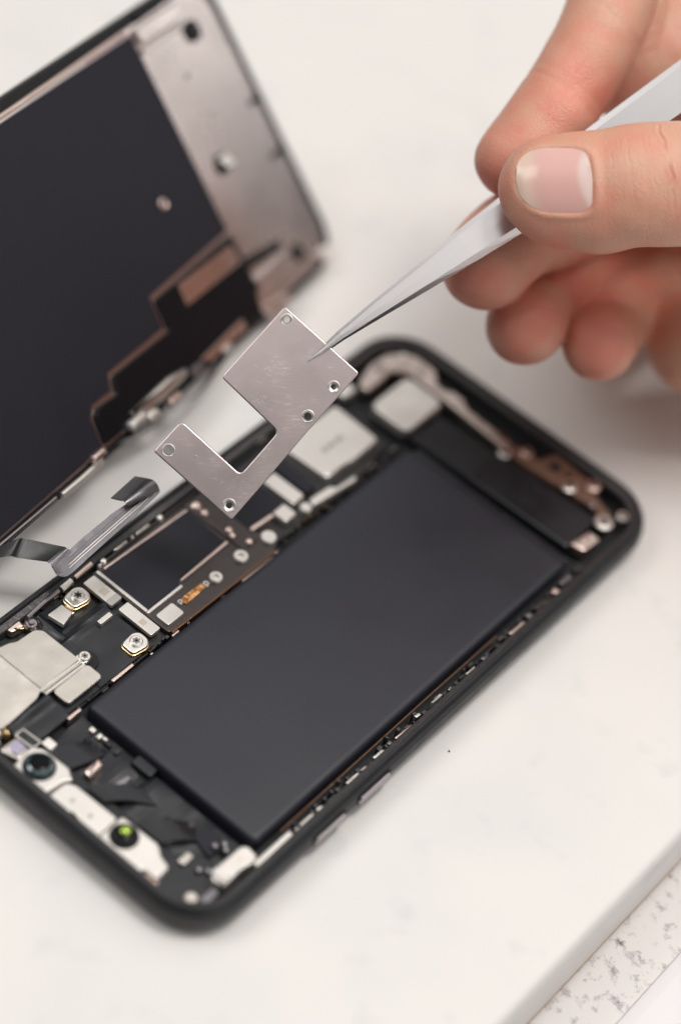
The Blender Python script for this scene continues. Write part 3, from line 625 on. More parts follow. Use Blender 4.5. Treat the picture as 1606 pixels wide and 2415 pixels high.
D("gold_contact", rrect(-86.0, -80.0, 1.4, 3.8, 1.1), 1.2, 3.2, M['cream'], 0.9)
D("gold_contact", rrect(-80.4, -76.4, 0.2, 2.6, 1.0), 1.0, 3.0, M['cream'], 0.9)
D("gold_contact", rrect(-72.6, -67.8, -0.2, 1.8, 0.9), 0.8, 2.6, M['rose'], 0.8)
D("chip", rrect(-62.0, -57.6, 1.0, 3.6, 0.5), 0.9, 2.0, M['flexfoil'], 0.4)
D("edge_latch", rrect(-99.0, -94.6, 1.6, 3.4, 0.7), 0.9, 2.6, M['rose'], 0.7)
tube("edge_rail", [(-96.2, 0.9, 1.2), (-103, 0.8, 1.3), (-110.0, 0.9, 1.2)], 0.75, M['nickel'], DS)
tube("edge_rail", [(-111.5, 1.2, 1.0), (-130, 1.4, 1.0), (-146, 1.4, 1.0)], 0.55, M['chrome'], DS)
tube("edge_rail", [(-33, 70.0, 1.2), (-90, 70.0, 1.2), (-142, 70.0, 1.2)], 0.5, M['rose'], DS)
tube("edge_rail", [(-48, 69.2, 1.5), (-90, 69.1, 1.5), (-142, 69.1, 1.5)], 0.28, M['cream'], DS)
D("upper_ledge", rrect(-30.4, -14.6, 65.6, 69.6, 0.6), 0.9, 2.2, M['steel'], 0.5)
tube("ledge_fold", [(-30.6, 64.5, 1.3), (-15.6, 64.7, 1.3)], 0.75, M['nickel'], DS)
D("clip_notch", rrect(-27.5, -19.0, 70.2, 72.0, 0.5), 0.4, 1.6, M['rubber'], 0.3)
ribbon("bulging_flex", [(-90, 1.6, 1.8), (-84, 0.4, 2.4), (-76.5, -0.9, 2.6), (-63, -1.6, 2.4), (-53.5, -0.4, 2.0), (-46, 1.2, 1.6)],
       [(-90, 1.0, -0.6), (-84, -0.4, -0.6), (-76.5, -1.9, -0.4), (-63, -2.4, -0.4), (-53.5, -1.0, -0.6), (-46, 0.6, -0.8)], 0.12, M['flexfoil'], DS)

# the loose flex cable: dark lead, foil ribbon, folded connector tab (hand frame -> display frame)
HM = Matrix(((R0.x, -R1.x, -R2.x, (CAM.x+500*R2.x)), (R0.y, -R1.y, -R2.y, (CAM.y+500*R2.y)), (R0.z, -R1.z, -R2.z, (CAM.z+500*R2.z)), (0, 0, 0, 1)))
DMm = DM.copy(); DMm.translation = T
def h2d(P): return [tuple(DMm.inverted() @ (HM @ Vector(p))) for p in P]
ribbon("cable_lead", h2d([(-72, -7.6, 2), (-67.3, -7.0, 3), (-62.8, -5.3, 2), (-61.2, -5.2, 1), (-56.5, -6.2, 0.3), (-53.7, -6.8, 0)]),
       h2d([(-72, -9.4, 4), (-67.0, -8.9, 5), (-64.0, -8.5, 4), (-62.6, -8.8, 3), (-59.5, -9.3, 2), (-57.0, -9.7, 1)]), 0.12, M['flex'], DS)
ribbon("cable_fold", h2d([(-53.7, -6.8, 0.0), (-53.0, -7.1, 0.5), (-52.5, -7.7, 0.2)]), h2d([(-57.0, -9.7, 1), (-56.2, -10.3, 1.5), (-55.4, -11.0, 1.4)]), 0.12, M['flexfoil'], DS)
RU = [(-56.2, -10.6, 1.0), (-54.4, -9.2, 0.8), (-52.9, -7.6, 0), (-50.5, -5.2, -1), (-46.8, -2.0, -3), (-44.6, -0.1, -4), (-42.1, 1.6, -5), (-41.0, 2.6, -6)]
RL = [(-55.2, -12.0, 2.4), (-54.0, -12.5, 3), (-52.4, -12.1, 3), (-49.4, -9.3, 1), (-45.7, -5.8, -1), (-41.8, -2.2, -3), (-37.4, 2.1, -5.4), (-35.6, 4.0, -6)]
ribbon("cable_ribbon", h2d(RU), h2d(RL), 0.12, M['flexfoil'], DS)
for t in (0.28, 0.42, 0.56, 0.70):
    l0 = [tuple(Vector(a).lerp(Vector(b), t)+Vector((0, 0, 0.16))) for a, b in zip(RU[2:], RL[2:])]
    l1 = [tuple(Vector(a).lerp(Vector(b), t+0.035)+Vector((0, 0, 0.16))) for a, b in zip(RU[2:], RL[2:])]
    ribbon("copper_trace", h2d(l0), h2d(l1), 0.03, M['chrome'] if t < 0.5 else M['nickel'], DS)
ribbon("cable_roll", h2d([(-41.6, 1.1, -3.4), (-41.9, 1.5, -2.6), (-42.3, 2.0, -2.6), (-42.8, 2.3, -3.6)]),
       h2d([(-35.6, 4.1, -6.6), (-36.0, 5.3, -6.0), (-36.9, 6.3, -6.2), (-38.2, 6.7, -7.6)]), 0.12, M['flexfoil'], DS)
ribbon("connector_tab", h2d([(-42.8, 2.3, -3.6), (-45.0, 2.8, -3.2)]), h2d([(-38.2, 6.7, -7.6), (-40.6, 7.1, -7.0)]), 0.35, M['flex'], DS)

# ------------------------------------------------------------------ the small steel plate in the tweezers
HMs = HM.copy(); HMs.translation = HM.translation*S
PL = root("bracket_plate", "small scratched silver bracket plate with five eyelets, gripped by the tweezers", "metal plate", mw=HMs)
outl = [(-10.86, 40.27), (3.67, 27.16), (-5.56, 16.63), (-5.81, 16.42), (-14.97, 5.49), (-21.15, -1.64), (-36.22, 11.79), (-30.86, 17.8), (-19.34, 7.3), (-12.13, 15.6), (-23.23, 26.31)]
outl = outl[::-1] if area2(outl) < 0 else outl
rnd = []
for i, p in enumerate(outl):
    rr = {(-12.13, 15.6): 1.2, (-19.34, 7.3): 1.1, (-30.86, 17.8): 1.3, (-23.23, 26.31): 1.1, (-5.56, 16.63): 0.1, (-5.81, 16.42): 0.1}.get(p, 0.6)
    P0 = Vector(p); A = Vector(outl[i-1])-P0; B = Vector(outl[(i+1) % len(outl)])-P0
    k = min(rr, A.length*0.45, B.length*0.45); a_ = P0+A.normalized()*k; b_ = P0+B.normalized()*k
    for j in range(5):
        t = j/4; rnd.append(tuple((1-t)**2*a_+2*t*(1-t)*P0+t*t*b_))
outl = rnd
holes = [(-10.5, 37.57, 0.98), (-1.32, 24.41, 1.02), (-6.34, 18.65, 1.06), (-33.3, 11.93, 1.1), (-21.56, 1.29, 1.12)]
tilt0 = lambda x, y: -0.084*(x+6.5)-0.07*(y-29.4)
bend = lambda x, y: 0.006*max(0.0, -0.67*x+0.74*y-25)**2
tilt = lambda x, y: tilt0(x, y)-bend(x, y)          # a slight lean of the plate
bm = bmesh.new()
def loop(pts, z): return [bm.verts.new((x, y, z+tilt0(x, y))) for x, y in pts]
def fill(loops):
    es = []
    for l in loops:
        for i in range(len(l)):
            e = bm.edges.get((l[i], l[(i+1) % len(l)])) or bm.edges.new((l[i], l[(i+1) % len(l)])); es.append(e)
    bmesh.ops.triangle_fill(bm, edges=es, use_beauty=True, use_dissolve=False)
def strip(a, b):
    n = len(a)
    for i in range(n): bm.faces.new((a[i], a[(i+1) % n], b[(i+1) % n], b[i]))
L0 = loop(offset(outl, -0.26), 0.0); L1 = loop(offset(outl, -0.09), -0.06); L2 = loop(outl, -0.22); L3 = loop(outl, -0.5)
hf = [loop(circ(x, y, r, 28), 0.0) for x, y, r in holes]; hb = [loop(circ(x, y, r, 28), -0.5) for x, y, r in holes]
strip(L0, L1); strip(L1, L2); strip(L2, L3)
for a, b in zip(hf, hb): strip(a, b)
fill([L0]+hf); fill([L3]+hb)
bmesh.ops.recalc_face_normals(bm, faces=bm.faces)
for k in range(26, 38):                      # cut lines so that the bend shows
    bmesh.ops.bisect_plane(bm, geom=bm.verts[:]+bm.edges[:]+bm.faces[:], plane_co=Vector((-0.67, 0.74, 0))*k, plane_no=(-0.67, 0.74, 0))
for v in bm.verts: v.co.z -= bend(v.co.x, v.co.y)
finish("plate_body", bm, M['plate'], PL, 25)
for (x, y, r), rin in zip(holes, (0.62, 0.55, 0.74, 0.0, 0.60)):
    z = tilt(x, y)
    pr = [(r+0.28, z-0.02), (r+0.22, z+0.10), (r+0.08, z+0.13), (r-0.06, z+0.06), (r-0.16, z-0.12)]
    if rin: pr += [(rin+0.05, z-0.22), (rin, z-0.32), (rin, z-0.7)]
    else: pr += [(0.74, z-0.22), (0.3, z-0.24), (0.05, z-0.24)]
    lathe("eyelet", pr, x, y, M['nickel'], PL, 28, cap=not rin)
lathe("punch_mark", [(0.26, tilt(-28.0, 10.76)-0.05), (0.2, tilt(-28.0, 10.76)+0.06), (0.05, tilt(-28.0, 10.76)+0.08)], -28.0, 10.76, M['nickel'], PL, 12)
bm = bmesh.new()
for k in range(110):
    c = random.choice(((-15.8, 21.6, 2.4), (-24.5, 6.4, 3.0), (-12.7, 28.3, 6), (-19.4, 4.7, 2.0)))
    x = random.gauss(c[0], c[2]*0.5); y = random.gauss(c[1], c[2]*0.35); a = random.choice((0.55, -0.75))+random.gauss(0, .25); L = random.uniform(.15, .8); t = random.uniform(.012, .034)
    d = Vector((math.cos(a), math.sin(a))); nn = Vector((-d.y, d.x)); p = Vector((x, y))
    inside = x < -7.6 and y > 3.8 and y < 31 and x+y > -18.5
    if not inside: continue
    q = [p-d*L, p+nn*t, p+d*L, p-nn*t]
    vs = [bm.verts.new((v.x, v.y, tilt(v.x, v.y)+0.012)) for v in q]
    bm.faces.new(vs)
o = finish("scratches", bm, M['nickel'], PL); o['kind'] = 'stuff'

# ------------------------------------------------------------------ tweezers
TW = root("tweezers", "slim pointed steel tweezers held in the hand, tip gripping the silver plate", "tweezers", mw=HMs)
up = [(-6.44, 29.46), (-3.72, 31.94), (-0.25, 35.22), (6.22, 40.8), (14.23, 47.42), (22.28, 54.28), (30.58, 60.89), (47.94, 74.44), (66.41, 88.16), (94.53, 109.16), (129.65, 134.83)]
lo = [(-6.38, 29.35), (-3.2, 30.91), (0.69, 33.58), (8.27, 38.14), (17.59, 43.67), (26.81, 49.3), (35.82, 54.83), (53.44, 66.61), (72.08, 79.72), (100.25, 100.62), (134.77, 126.64)]
def arm(z0, zk, back, shift, name):
    """lofted blade: narrow upper chamfer, broad face, lower side wall"""
    bm = bmesh.new(); rows = []
    n = len(up)
    for i in range(n):
        U = Vector(up[i])+Vector((shift*-0.6, shift*0.8))*min(1, i/2); L = Vector(lo[i])+Vector((shift*-0.6, shift*0.8))*min(1, i/2)
        wd = (L-U).length; t = min(1.0, wd/6.0); s = i/(n-1)
        z = z0+zk*min(1.0, max(0.0, (U.x+6.4)/42.0))
        th = 0.22+1.25*t
        d = (L-U).normalized() if wd > 0.3 else Vector((0.4, -0.9))
        fz = z+0.25*t
        A = U+d*wd*0.0; B = U+d*wd*0.09; Cc = U+d*wd*0.82; Dd = U+d*wd*1.0
        lean = 0.17*wd
        sec = [(A.x, A.y, fz-0.10*th-lean), (B.x, B.y, fz-lean*0.8), ((B.x+Cc.x)/2, (B.y+Cc.y)/2, fz-lean*0.4+0.03), (Cc.x, Cc.y, fz-0.02), (Dd.x, Dd.y, fz-th*1.5), (Cc.x, Cc.y, fz-th*1.6), (B.x, B.y, fz-th*1.6-lean*0.4)]
        rows.append([bm.verts.new((c[0]*(500-z)/500, c[1]*(500-z)/500, c[2])) for c in sec])
    m = len(rows[0])
    for a, b in zip(rows, rows[1:]):
        for k in range(m): bm.faces.new((a[k], a[(k+1) % m], b[(k+1) % m], b[k]))
    bm.faces.new(rows[0]); bm.faces.new(rows[-1][::-1])
    bmesh.ops.recalc_face_normals(bm, faces=bm.faces)
    return finish(name, bm, M['tweezer'], TW, 22)
arm(0.22, -4.9, 0, 0, "arm"); arm(-0.75, -8.4, 1, 0.28, "arm")

# ------------------------------------------------------------------ the hand (one continuous skin from a distance field)
def seg(p, a, b, ra, rb, nrm=None, k=1.0):
    a = np.array(a, float); b = np.array(b, float)
    if nrm is not None:
        nrm = np.array(nrm, float); nrm /= np.linalg.norm(nrm)
        q = p-a; ab = b-a
        q = q+np.outer(q@nrm, nrm)*(1/k-1); ab = ab+nrm*(ab@nrm)*(1/k-1)
    else:
        q = p-a; ab = b-a
    t = np.clip((q@ab)/(ab@ab), 0, 1)
    return (np.linalg.norm(q-t[:, None]*ab, axis=1)-(ra+(rb-ra)*t))*(k if nrm is not None else 1)
def smin(a, b, k):
    h = np.clip(0.5+0.5*(b-a)/k, 0, 1)
    return b*(1-h)+a*h-k*h*(1-h)
def chain(p, pts, rs, k=2.0, nrm=None, kk=1.0, sub=5):
    """a smooth bent limb: cones along a spline through the joints"""
    P = np.c_[np.array(pts, float), np.array(rs, float)]; C = []
    for i in range(len(P)-1):
        p0 = P[max(i-1, 0)]; p1 = P[i]; p2 = P[i+1]; p3 = P[min(i+2, len(P)-1)]
        for j in range(sub):
            t = j/sub
            C.append(0.5*((2*p1)+(p2-p0)*t+(2*p0-5*p1+4*p2-p3)*t*t+(3*p1-p0-3*p2+p3)*t**3))
    C.append(P[-1])
    return boxed(p, np.array(C), lambda q: np.minimum.reduce([seg(q, a[:3], b[:3], a[3], b[3], nrm, kk) for a, b in zip(C, C[1:])]))
def boxed(p, C, fn):
    """evaluate only near the limb; elsewhere the distance to its box is enough"""
    r = C[:, 3].max(); lo_ = C[:, :3].min(0)-r; hi_ = C[:, :3].max(0)+r
    o = np.maximum(np.maximum(lo_-p, p-hi_), 0); d0 = np.sqrt((o*o).sum(1)); m = d0 < 8
    out = d0+2.0
    if m.any(): out[m] = fn(p[m])
    return out
TN = (0.05, 0.16, 1.0)
def sd_thumb(p):
    d = chain(p, [(41.0, 62.8, 2.6), (51.5, 62.9, 3.0), (62.8, 63.6, 2.6), (88, 64.6, -8), (117.5, 64.2, -35)], [10.45, 11.5, 12.3, 12.2, 17.0], 2.0, TN, 0.80, 8)
    d = smin(d, seg(p, (43.5, 59.6, 0.0), (50, 58.6, 0.0), 7.4, 8.0), 4.0)          # pad rolling under the nail
    return d
def sd_index(p):
    d = chain(p, [(34.6, 70.8, -15.3), (42.4, 80.4, -17.3), (48.4, 89.4, -19.5), (53.0, 98.0, -21.5), (56.0, 106.5, -24)], [7.7, 8.4, 8.7, 8.8, 9.0], 2.2)
    d = smin(d, seg(p, (38.0, 72.0, -13), (43.5, 78.5, -14.6), 5.8, 6.4), 3.0)
    return smin(d, chain(p, [(58.5, 103, -33), (61.5, 93.2, -37), (71.0, 97.0, -42), (90, 99, -58)], [10.0, 11.8, 14.0, 14.0]), 0.5)   # folded-back base of the finger
def sd_middle(p): return chain(p, [(29.3, 49.9, -17), (36.2, 56.6, -22.5), (44.0, 59.2, -31), (58.0, 66.8, -56), (86.3, 83.7, -58)], [9.2, 9.5, 9.0, 9.4, 11], 2.2)
def sd_ring(p): return chain(p, [(37.8, 38.2, -25), (42.4, 43.8, -38), (48.8, 50.6, -53), (64.0, 60.0, -80), (88.0, 66.4, -76)], [8.2, 8.6, 8.6, 9.0, 10.5], 2.2)
def sd_pinky(p): return chain(p, [(53.3, 34.6, -29), (56.0, 38.0, -42), (60.6, 43.4, -55), (72.0, 49.5, -78), (88, 52.2, -76)], [7.6, 7.9, 7.9, 8.0, 9.5], 2.2)
def sd_palm(p):
    C = np.array([(76, 36, -48, 12), (88, 101, -66, 12), (325, 104, -175, 34)], float)
    return boxed(p, C, sd_palm0)
def sd_palm0(p):
    d = seg(p, (86, 101, -52), (120, 84, -62), 12, 16)
    d = smin(d, seg(p, (87, 84, -60), (122, 74, -66), 12, 17), 6)
    d = smin(d, seg(p, (90, 67, -76), (122, 64, -68), 11, 17), 6)
    d = smin(d, seg(p, (92, 50, -80), (120, 52, -68), 10, 18), 6)
    d = smin(d, seg(p, (77.0, 36.5, -50), (118, 46, -52), 11.5, 18), 6)    # heel below the little finger
    d = smin(d, seg(p, (122, 68, -60), (150, 70, -74), 22, 22), 8)
    d = smin(d, seg(p, (150, 70, -74), (205, 79, -103), 22, 27), 8)
    d = smin(d, seg(p, (205, 79, -103), (320, 100, -168), 27, 34), 8)
    return d
def sdf(p):
    d = sd_thumb(p)
    f = sd_index(p)
    f = smin(f, sd_middle(p), 0.3); f = smin(f, sd_ring(p), 0.3); f = smin(f, sd_pinky(p), 0.3)
    f = smin(f, sd_palm(p), 3.0)
    return smin(d, f, 0.4)
def sdf_big(p, chunk=400000):
    return np.concatenate([sdf(p[i:i+chunk]) for i in range(0, len(p), chunk)])
def grad(p, e=0.05):
    K = np.array([(1, -1, -1), (-1, -1, 1), (-1, 1, -1), (1, 1, 1)], float)
    g = sum(np.outer(sdf_big(p+k*e), k) for k in K)
    return g/(np.linalg.norm(g, axis=1)[:, None]+1e-9)

def surface_nets(lo_, hi_, h):
    n = np.ceil((np.array(hi_)-np.array(lo_))/h/4).astype(int)*4+1
    B = (n-1)//4
    # coarse test per 4x4x4 block
    bc = np.stack(np.meshgrid(*[lo_[k]+(np.arange(B[k])*4+2)*h for k in range(3)], indexing='ij'), -1).reshape(-1, 3)
    bd = sdf_big(bc).reshape(B)
    V = np.repeat(np.repeat(np.repeat(np.where(bd < 0, -9.0, 9.0).astype(np.float32), 4, 0), 4, 1), 4, 2)
    V = np.pad(V, ((0, 1),)*3, mode='edge')
    act = np.abs(bd) < 4*h*1.45
    act = np.argwhere(act)
    loc = np.stack(np.meshgrid(*[np.arange(5)]*3, indexing='ij'), -1).reshape(-1, 3)
    idx = (act[:, None, :]*4+loc[None]).reshape(-1, 3)
    idx = np.unique(idx[:, 0]*n[1]*n[2]+idx[:, 1]*n[2]+idx[:, 2])
    ijk = np.stack([idx//(n[1]*n[2]), (idx//n[2]) % n[1], idx % n[2]], 1)
    V.reshape(-1)[idx] = sdf_big(np.array(lo_)+ijk*h)
    cs = n-1
    cnt = np.zeros(cs, np.float32); acc = np.zeros((*cs, 3), np.float32)
    sl = lambda o: tuple(slice(o[k], o[k]+cs[k]) for k in range(3))
    for ax in range(3):
        oth = [k for k in range(3) if k != ax]
        for u in (0, 1):
            for v in (0, 1):
                o0 = [0, 0, 0]; o0[oth[0]] = u; o0[oth[1]] = v; o1 = list(o0); o1[ax] = 1
                a = V[sl(o0)]; b = V[sl(o1)]; m = (a < 0) != (b < 0)
                w_ = np.argwhere(m); t = a[m]/(a[m]-b[m])
                pt = w_+np.array(o0); pt = pt.astype(np.float32); pt[:, ax] += t
                acc[m] += pt; cnt[m] += 1
    on = cnt > 0
    vid = -np.ones(cs, np.int64); vid[on] = np.arange(on.sum())
    verts = np.array(lo_)+acc[on]/cnt[on][:, None]*h
    faces = []
    for ax in range(3):
        b_, c_ = (ax+1) % 3, (ax+2) % 3
        a = V[tuple(slice(0, -1) if k == ax else slice(None) for k in range(3))]
        b = V[tuple(slice(1, None) if k == ax else slice(None) for k in range(3))]
        e = np.argwhere((a < 0) != (b < 0))
        e = e[(e[:, b_] > 0) & (e[:, c_] > 0) & (e[:, b_] < cs[b_]) & (e[:, c_] < cs[c_])]
        flip = a[tuple(e.T)] < 0
        q = []
        for db, dc in ((1, 1), (0, 1), (0, 0), (1, 0)):
            c = e.copy(); c[:, b_] -= db; c[:, c_] -= dc; q.append(vid[tuple(c.T)])
        q = np.stack(q, 1); q[~flip] = q[~flip][:, ::-1]
        faces.append(q[(q >= 0).all(1)])
    return verts, np.concatenate(faces)
HV, HF = surface_nets((16, 16, -210), (362, 142, 17), 0.8)

me = bpy.data.meshes.new("hand")
me.from_pydata(HV.tolist(), [], HF.tolist())
bm = bmesh.new(); bm.from_mesh(me)
# finer skin where the thumb fills the picture
def near_thumb(c): return c.x < 82 and c.z > -6 and 46 < c.y < 82
for cuts in (1, 1):
    fs = [f for f in bm.faces if near_thumb(f.calc_center_median())]
    es = list({e for f in fs for e in f.edges})
    bmesh.ops.subdivide_edges(bm, edges=es, cuts=cuts, use_grid_fill=True)
def near_fingers(c): return c.x < 70 and c.z > -62 and not near_thumb(c)
es = list({e for f in bm.faces if near_fingers(f.calc_center_median()) for e in f.edges})
bmesh.ops.subdivide_edges(bm, edges=es, cuts=1, use_grid_fill=True)
bmesh.ops.triangulate(bm, faces=[f for f in bm.faces if len(f.verts) > 4])
bm.verts.ensure_lookup_table()
HV = np.array([v.co[:] for v in bm.verts])
sel = HV[:, 0] < 90
G = np.zeros_like(HV); q = HV[sel]; g_ = grad(q)
for _ in range(2): q = q-g_*np.clip(sdf_big(q), -0.4, 0.4)[:, None]
HV[sel] = q; G[sel] = g_

NCX, NCY = 40.7, 63.5
def nail_val(x, y):
    u = (x-NCX-0.06*(63.5-y))/7.2; v = (y-NCY+0.04*(x-NCX))/6.3
    n = np.where(u < 0, 2.3, 4.5)
    return (np.abs(u)**n+np.abs(v)**n)**(1/n), u, v
def skin_detail(P, N):
    x, y, z = P.T
    dors = np.clip((N[:, 2]-0.15)/0.4, 0, 1)*(z > -3)*(x < 80)*(y > 48)
    val, u, v = nail_val(x, y); dd = (val-1)*6.3
    side = np.clip((u+1.05)/0.7, 0.25, 1)
    fold = 0.30*np.exp(-((dd-0.75)/0.65)**2)*side
    bed = -0.36*(1/(1+np.exp(dd/0.12)))
    d = (fold+bed)*dors
    # knuckle creases across the thumb joint
    wig = 0.30*np.sin(y*0.5)+0.08*np.sin(y*1.6+1)
    def crease(x0, k, dep, wid, y0, y1, ph=0.0):
        c = x-(x0+(70-y)*k+wig*np.cos(ph)+0.15*np.sin(y*1.7+ph))
        m = np.clip((y-y0)/1.5, 0, 1)*np.clip((y1-y)/1.5, 0, 1)
        m = m*(0.55+0.45*np.sin(y*0.8+ph*2.1+0.4*np.sin(y*2.1)))
        return -dep*np.exp(-(c/wid)**2)*m+dep*0.45*np.exp(-((np.abs(c)-wid*2.4)/(wid*1.3))**2)*m
    d = d+dors*(crease(61.8, 0.16, 0.36, 0.26, 57, 76, 0.3)+crease(53.2, 0.05, 0.04, 0.2, 59, 72, 1)+crease(54.6, 0.10, 0.06, 0.2, 58, 73.5, 2)+crease(56.4, 0.12, 0.035, 0.2, 60, 74, 3)
              +crease(58.6, 0.14, 0.05, 0.2, 58, 75, 4)+crease(64.6, 0.10, 0.08, 0.22, 56, 75, 5)+crease(67.2, 0.05, 0.08, 0.25, 56, 75, 6)+crease(69.6, -0.02, 0.10, 0.25, 56, 76, 7)+crease(51.6, 0.0, 0.06, 0.2, 61, 70, 8))
    # shallow folds across the finger joints and a low unevenness of the flesh
    for c, a, w_, dep in (((44.5, 82.5, -17.8), (0.62, 0.78, -0.2), 0.7, 0.10), ((46.2, 84.8, -18.2), (0.58, 0.80, -0.1), 0.6, 0.06), ((38.5, 56.2, -26), (0.75, 0.42, -0.5), 0.6, 0.30), ((45.2, 47.3, -40), (0.45, 0.5, -0.74), 0.6, 0.3),
                          ((58.3, 41.5, -43), (0.4, 0.5, -0.76), 0.6, 0.3), ((55.2, 98.0, -21), (0.6, 0.78, -0.1), 0.6, 0.08)):
        a = np.array(a)/np.linalg.norm(a); q = P-np.array(c); t = q@a+0.35*np.sin(q[:, 0]*0.9+q[:, 1]*0.6)
        rr = np.linalg.norm(q-np.outer(q@a, a), axis=1)
        d = d-dep*np.exp(-(t/w_)**2)*np.clip((11.5-rr)/1.5, 0, 1)*(dors < 0.5)
    d = d+0.07*np.sin(x*0.55+1.3*np.sin(y*0.33))*np.sin(y*0.47+z*0.4)
    return d
HV = HV+G*skin_detail(HV, G)[:, None]
for v, c in zip(bm.verts, HV): v.co = Vector(c)*S
bm.to_mesh(me); bm.free()
me.shade_smooth()
# natural redness: fingertips, joints and palm are ruddier than the back of the thumb
tips = np.array([(33, 66, -10), (26, 46, -14), (37, 38, -18), (53, 35, -22), (52, 48, -34), (66, 56, -52), (80, 50, -52), (47, 84, -14), (40, 54, 2), (33, 62, 2)])
rad = np.array([10, 9, 9, 9, 10, 10, 10, 9, 6, 5])
red = np.zeros(len(HV))
for t, r in zip(tips, rad): red = np.maximum(red, np.exp(-(np.linalg.norm(HV-t, axis=1)/r)**2))
at = me.color_attributes.new("ruddy", 'FLOAT_COLOR', 'POINT')
at.data.foreach_set("color", np.stack([red, red, red, np.ones_like(red)], 1).astype(np.float32).ravel())

def skin_material():
    m = bpy.data.materials.new("skin"); m.use_nodes = True
    nt = m.node_tree; b = nt.nodes["Principled BSDF"]; L = nt.links.new
    tc = nt.nodes.new("ShaderNodeTexCoord")
    va = nt.nodes.new("ShaderNodeVertexColor"); va.layer_name = "ruddy"
    n1 = nt.nodes.new("ShaderNodeTexNoise"); n1.inputs["Scale"].default_value = 160; n1.inputs["Detail"].default_value = 5
    n2 = nt.nodes.new("ShaderNodeTexNoise"); n2.inputs["Scale"].default_value = 1400; n2.inputs["Detail"].default_value = 3
    vo = nt.nodes.new("ShaderNodeTexVoronoi"); vo.inputs["Scale"].default_value = 1900; vo.feature = 'DISTANCE_TO_EDGE'
    for n in (n1, n2, vo): L(tc.outputs["Object"], n.inputs["Vector"])
    mx = nt.nodes.new("ShaderNodeMix"); mx.data_type = 'RGBA'
    mx.inputs[6].default_value = (0.66, 0.365, 0.255, 1); mx.inputs[7].default_value = (0.71, 0.255, 0.185, 1)
    ad = nt.nodes.new("ShaderNodeMath"); ad.operation = 'MULTIPLY_ADD'; ad.inputs[1].default_value = 0.9; ad.use_clamp = True
    sb = nt.nodes.new("ShaderNodeMapRange"); sb.inputs[1].default_value = 0.4; sb.inputs[2].default_value = 0.7; sb.inputs[3].default_value = 0.0; sb.inputs[4].default_value = 0.55
    L(n1.outputs["Fac"], sb.inputs[0]); L(va.outputs["Color"], ad.inputs[0]); L(sb.outputs[0], ad.inputs[2])
    L(ad.outputs[0], mx.inputs[0]); L(mx.outputs[2], b.inputs["Base Color"])
    b.inputs["Roughness"].default_value = 0.40; b.inputs["Specular IOR Level"].default_value = 0.5
    b.inputs["Subsurface Weight"].default_value = 0.2
    b.inputs["Subsurface Radius"].default_value = (1.0, 0.32, 0.16); b.inputs["Subsurface Scale"].default_value = 0.0014
    a2 = nt.nodes.new("ShaderNodeMath"); a2.operation = 'MULTIPLY_ADD'; a2.inputs[1].default_value = 0.6
    L(n2.outputs["Fac"], a2.inputs[0]); L(vo.outputs["Distance"], a2.inputs[2])
    bp = nt.nodes.new("ShaderNodeBump"); bp.inputs["Strength"].default_value = 0.5; bp.inputs["Distance"].default_value = 0.0003
    L(a2.outputs[0], bp.inputs["Height"]); L(bp.outputs[0], b.inputs["Normal"])
    return m
M['skin'] = skin_material()
HAND = link("hand", me, M['skin'], None, HMs)
HAND['label'] = "bare right hand pinching the tweezers between thumb and index finger"; HAND['category'] = "hand"

# thumb nail: plate following the thumb, pale free edge and half-moon
def thumb_z(x, y):
    z = np.full_like(x, 16.0)
    for _ in range(60):
        d = sd_thumb(np.stack([x, y, z], 1)); z = z-np.clip(d, -1, 1)*0.9
    return z
NU, NV = 44, 34
uu, vv = np.meshgrid(np.linspace(-1, 1, NU), np.linspace(-1, 1, NV), indexing='ij')
nn_ = np.where(uu < 0, 2.3, 4.5)
vmax = (1-np.abs(uu)**nn_).clip(0)**(1/nn_)
U_ = uu; V_ = vv*vmax
X_ = NCX+U_*7.2; Y_ = NCY+V_*6.3
for _ in range(3):
    X_ = NCX+U_*7.2+0.06*(63.5-Y_); Y_ = NCY+V_*6.3-0.04*(X_-NCX)
Z_ = thumb_z(X_.ravel(), Y_.ravel()).reshape(X_.shape)
for _ in range(12):
    Zs = Z_.copy(); Zs[1:-1] = 0.25*Z_[:-2]+0.5*Z_[1:-1]+0.25*Z_[2:]; Z_ = Zs
lift = -0.02+0.22*np.clip((-U_-0.55)/0.45, 0, 1)+0.10*(1-V_**2)-0.12*np.clip((U_-0.8)/0.2, 0, 1)
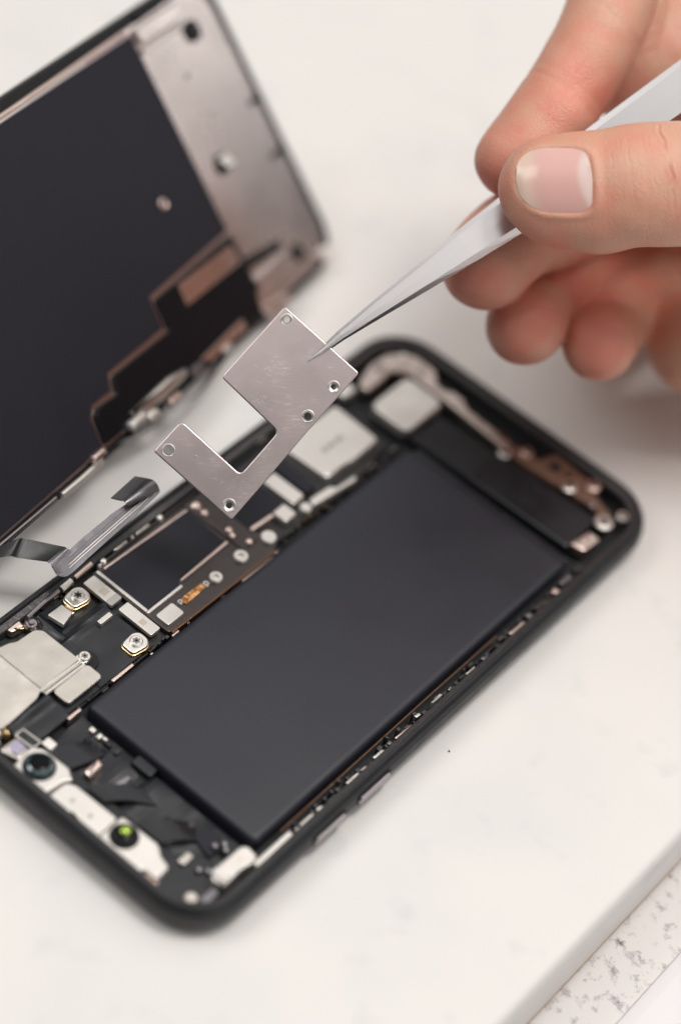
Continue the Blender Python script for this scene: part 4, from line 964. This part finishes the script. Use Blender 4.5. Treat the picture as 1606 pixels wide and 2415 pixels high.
P0 = np.stack([X_, Y_, Z_+lift], -1)
bm = bmesh.new()
top = [[bm.verts.new(P0[i, j]) for j in range(NV)] for i in range(NU)]
bot = [[bm.verts.new(P0[i, j]-np.array([0, 0, 0.45])) for j in range(NV)] for i in range(NU)]
for i in range(NU-1):
    for j in range(NV-1):
        bm.faces.new((top[i][j], top[i+1][j], top[i+1][j+1], top[i][j+1])); bm.faces.new((bot[i][j], bot[i][j+1], bot[i+1][j+1], bot[i+1][j]))
for i in range(NU-1):
    for j in (0, NV-1): bm.faces.new((top[i][j], bot[i][j], bot[i+1][j], top[i+1][j]))
for j in range(NV-1):
    for i in (0, NU-1): bm.faces.new((top[i][j], top[i][j+1], bot[i][j+1], bot[i][j]))
bmesh.ops.remove_doubles(bm, verts=bm.verts, dist=1e-4)
bmesh.ops.recalc_face_normals(bm, faces=bm.faces)
co = np.array([v.co[:] for v in bm.verts])
_, u, v = nail_val(co[:, 0], co[:, 1])
free = np.clip((-u-0.34+0.18*v*v)/0.5, 0, 1); free = free*free*(3-2*free)
luna = np.clip((u-0.52-0.3*(v-0.1)**2)/0.22, 0, 1); luna = luna*luna*(3-2*luna)
base = np.array([0.72, 0.43, 0.385]); fr = np.array([0.80, 0.66, 0.52]); lu = np.array([0.80, 0.62, 0.58])
colr = base+(fr-base)*free[:, None]*0.65; colr = colr+(lu-colr)*luna[:, None]*0.9
nail = finish("nail", bm, None, HAND, 60)
at = nail.data.color_attributes.new("tone", 'FLOAT_COLOR', 'POINT')
at.data.foreach_set("color", np.concatenate([colr, np.ones((len(colr), 1))], 1).astype(np.float32).ravel())
m = mat("fingernail", (0.7, 0.5, 0.45), 0.22, 0, 0.5, bump=(500, 0.05))
b = m.node_tree.nodes["Principled BSDF"]; va = m.node_tree.nodes.new("ShaderNodeVertexColor"); va.layer_name = "tone"
m.node_tree.links.new(va.outputs["Color"], b.inputs["Base Color"])
b.inputs["Subsurface Weight"].default_value = 0.2; b.inputs["Subsurface Scale"].default_value = 0.001
nail.data.materials.append(m)
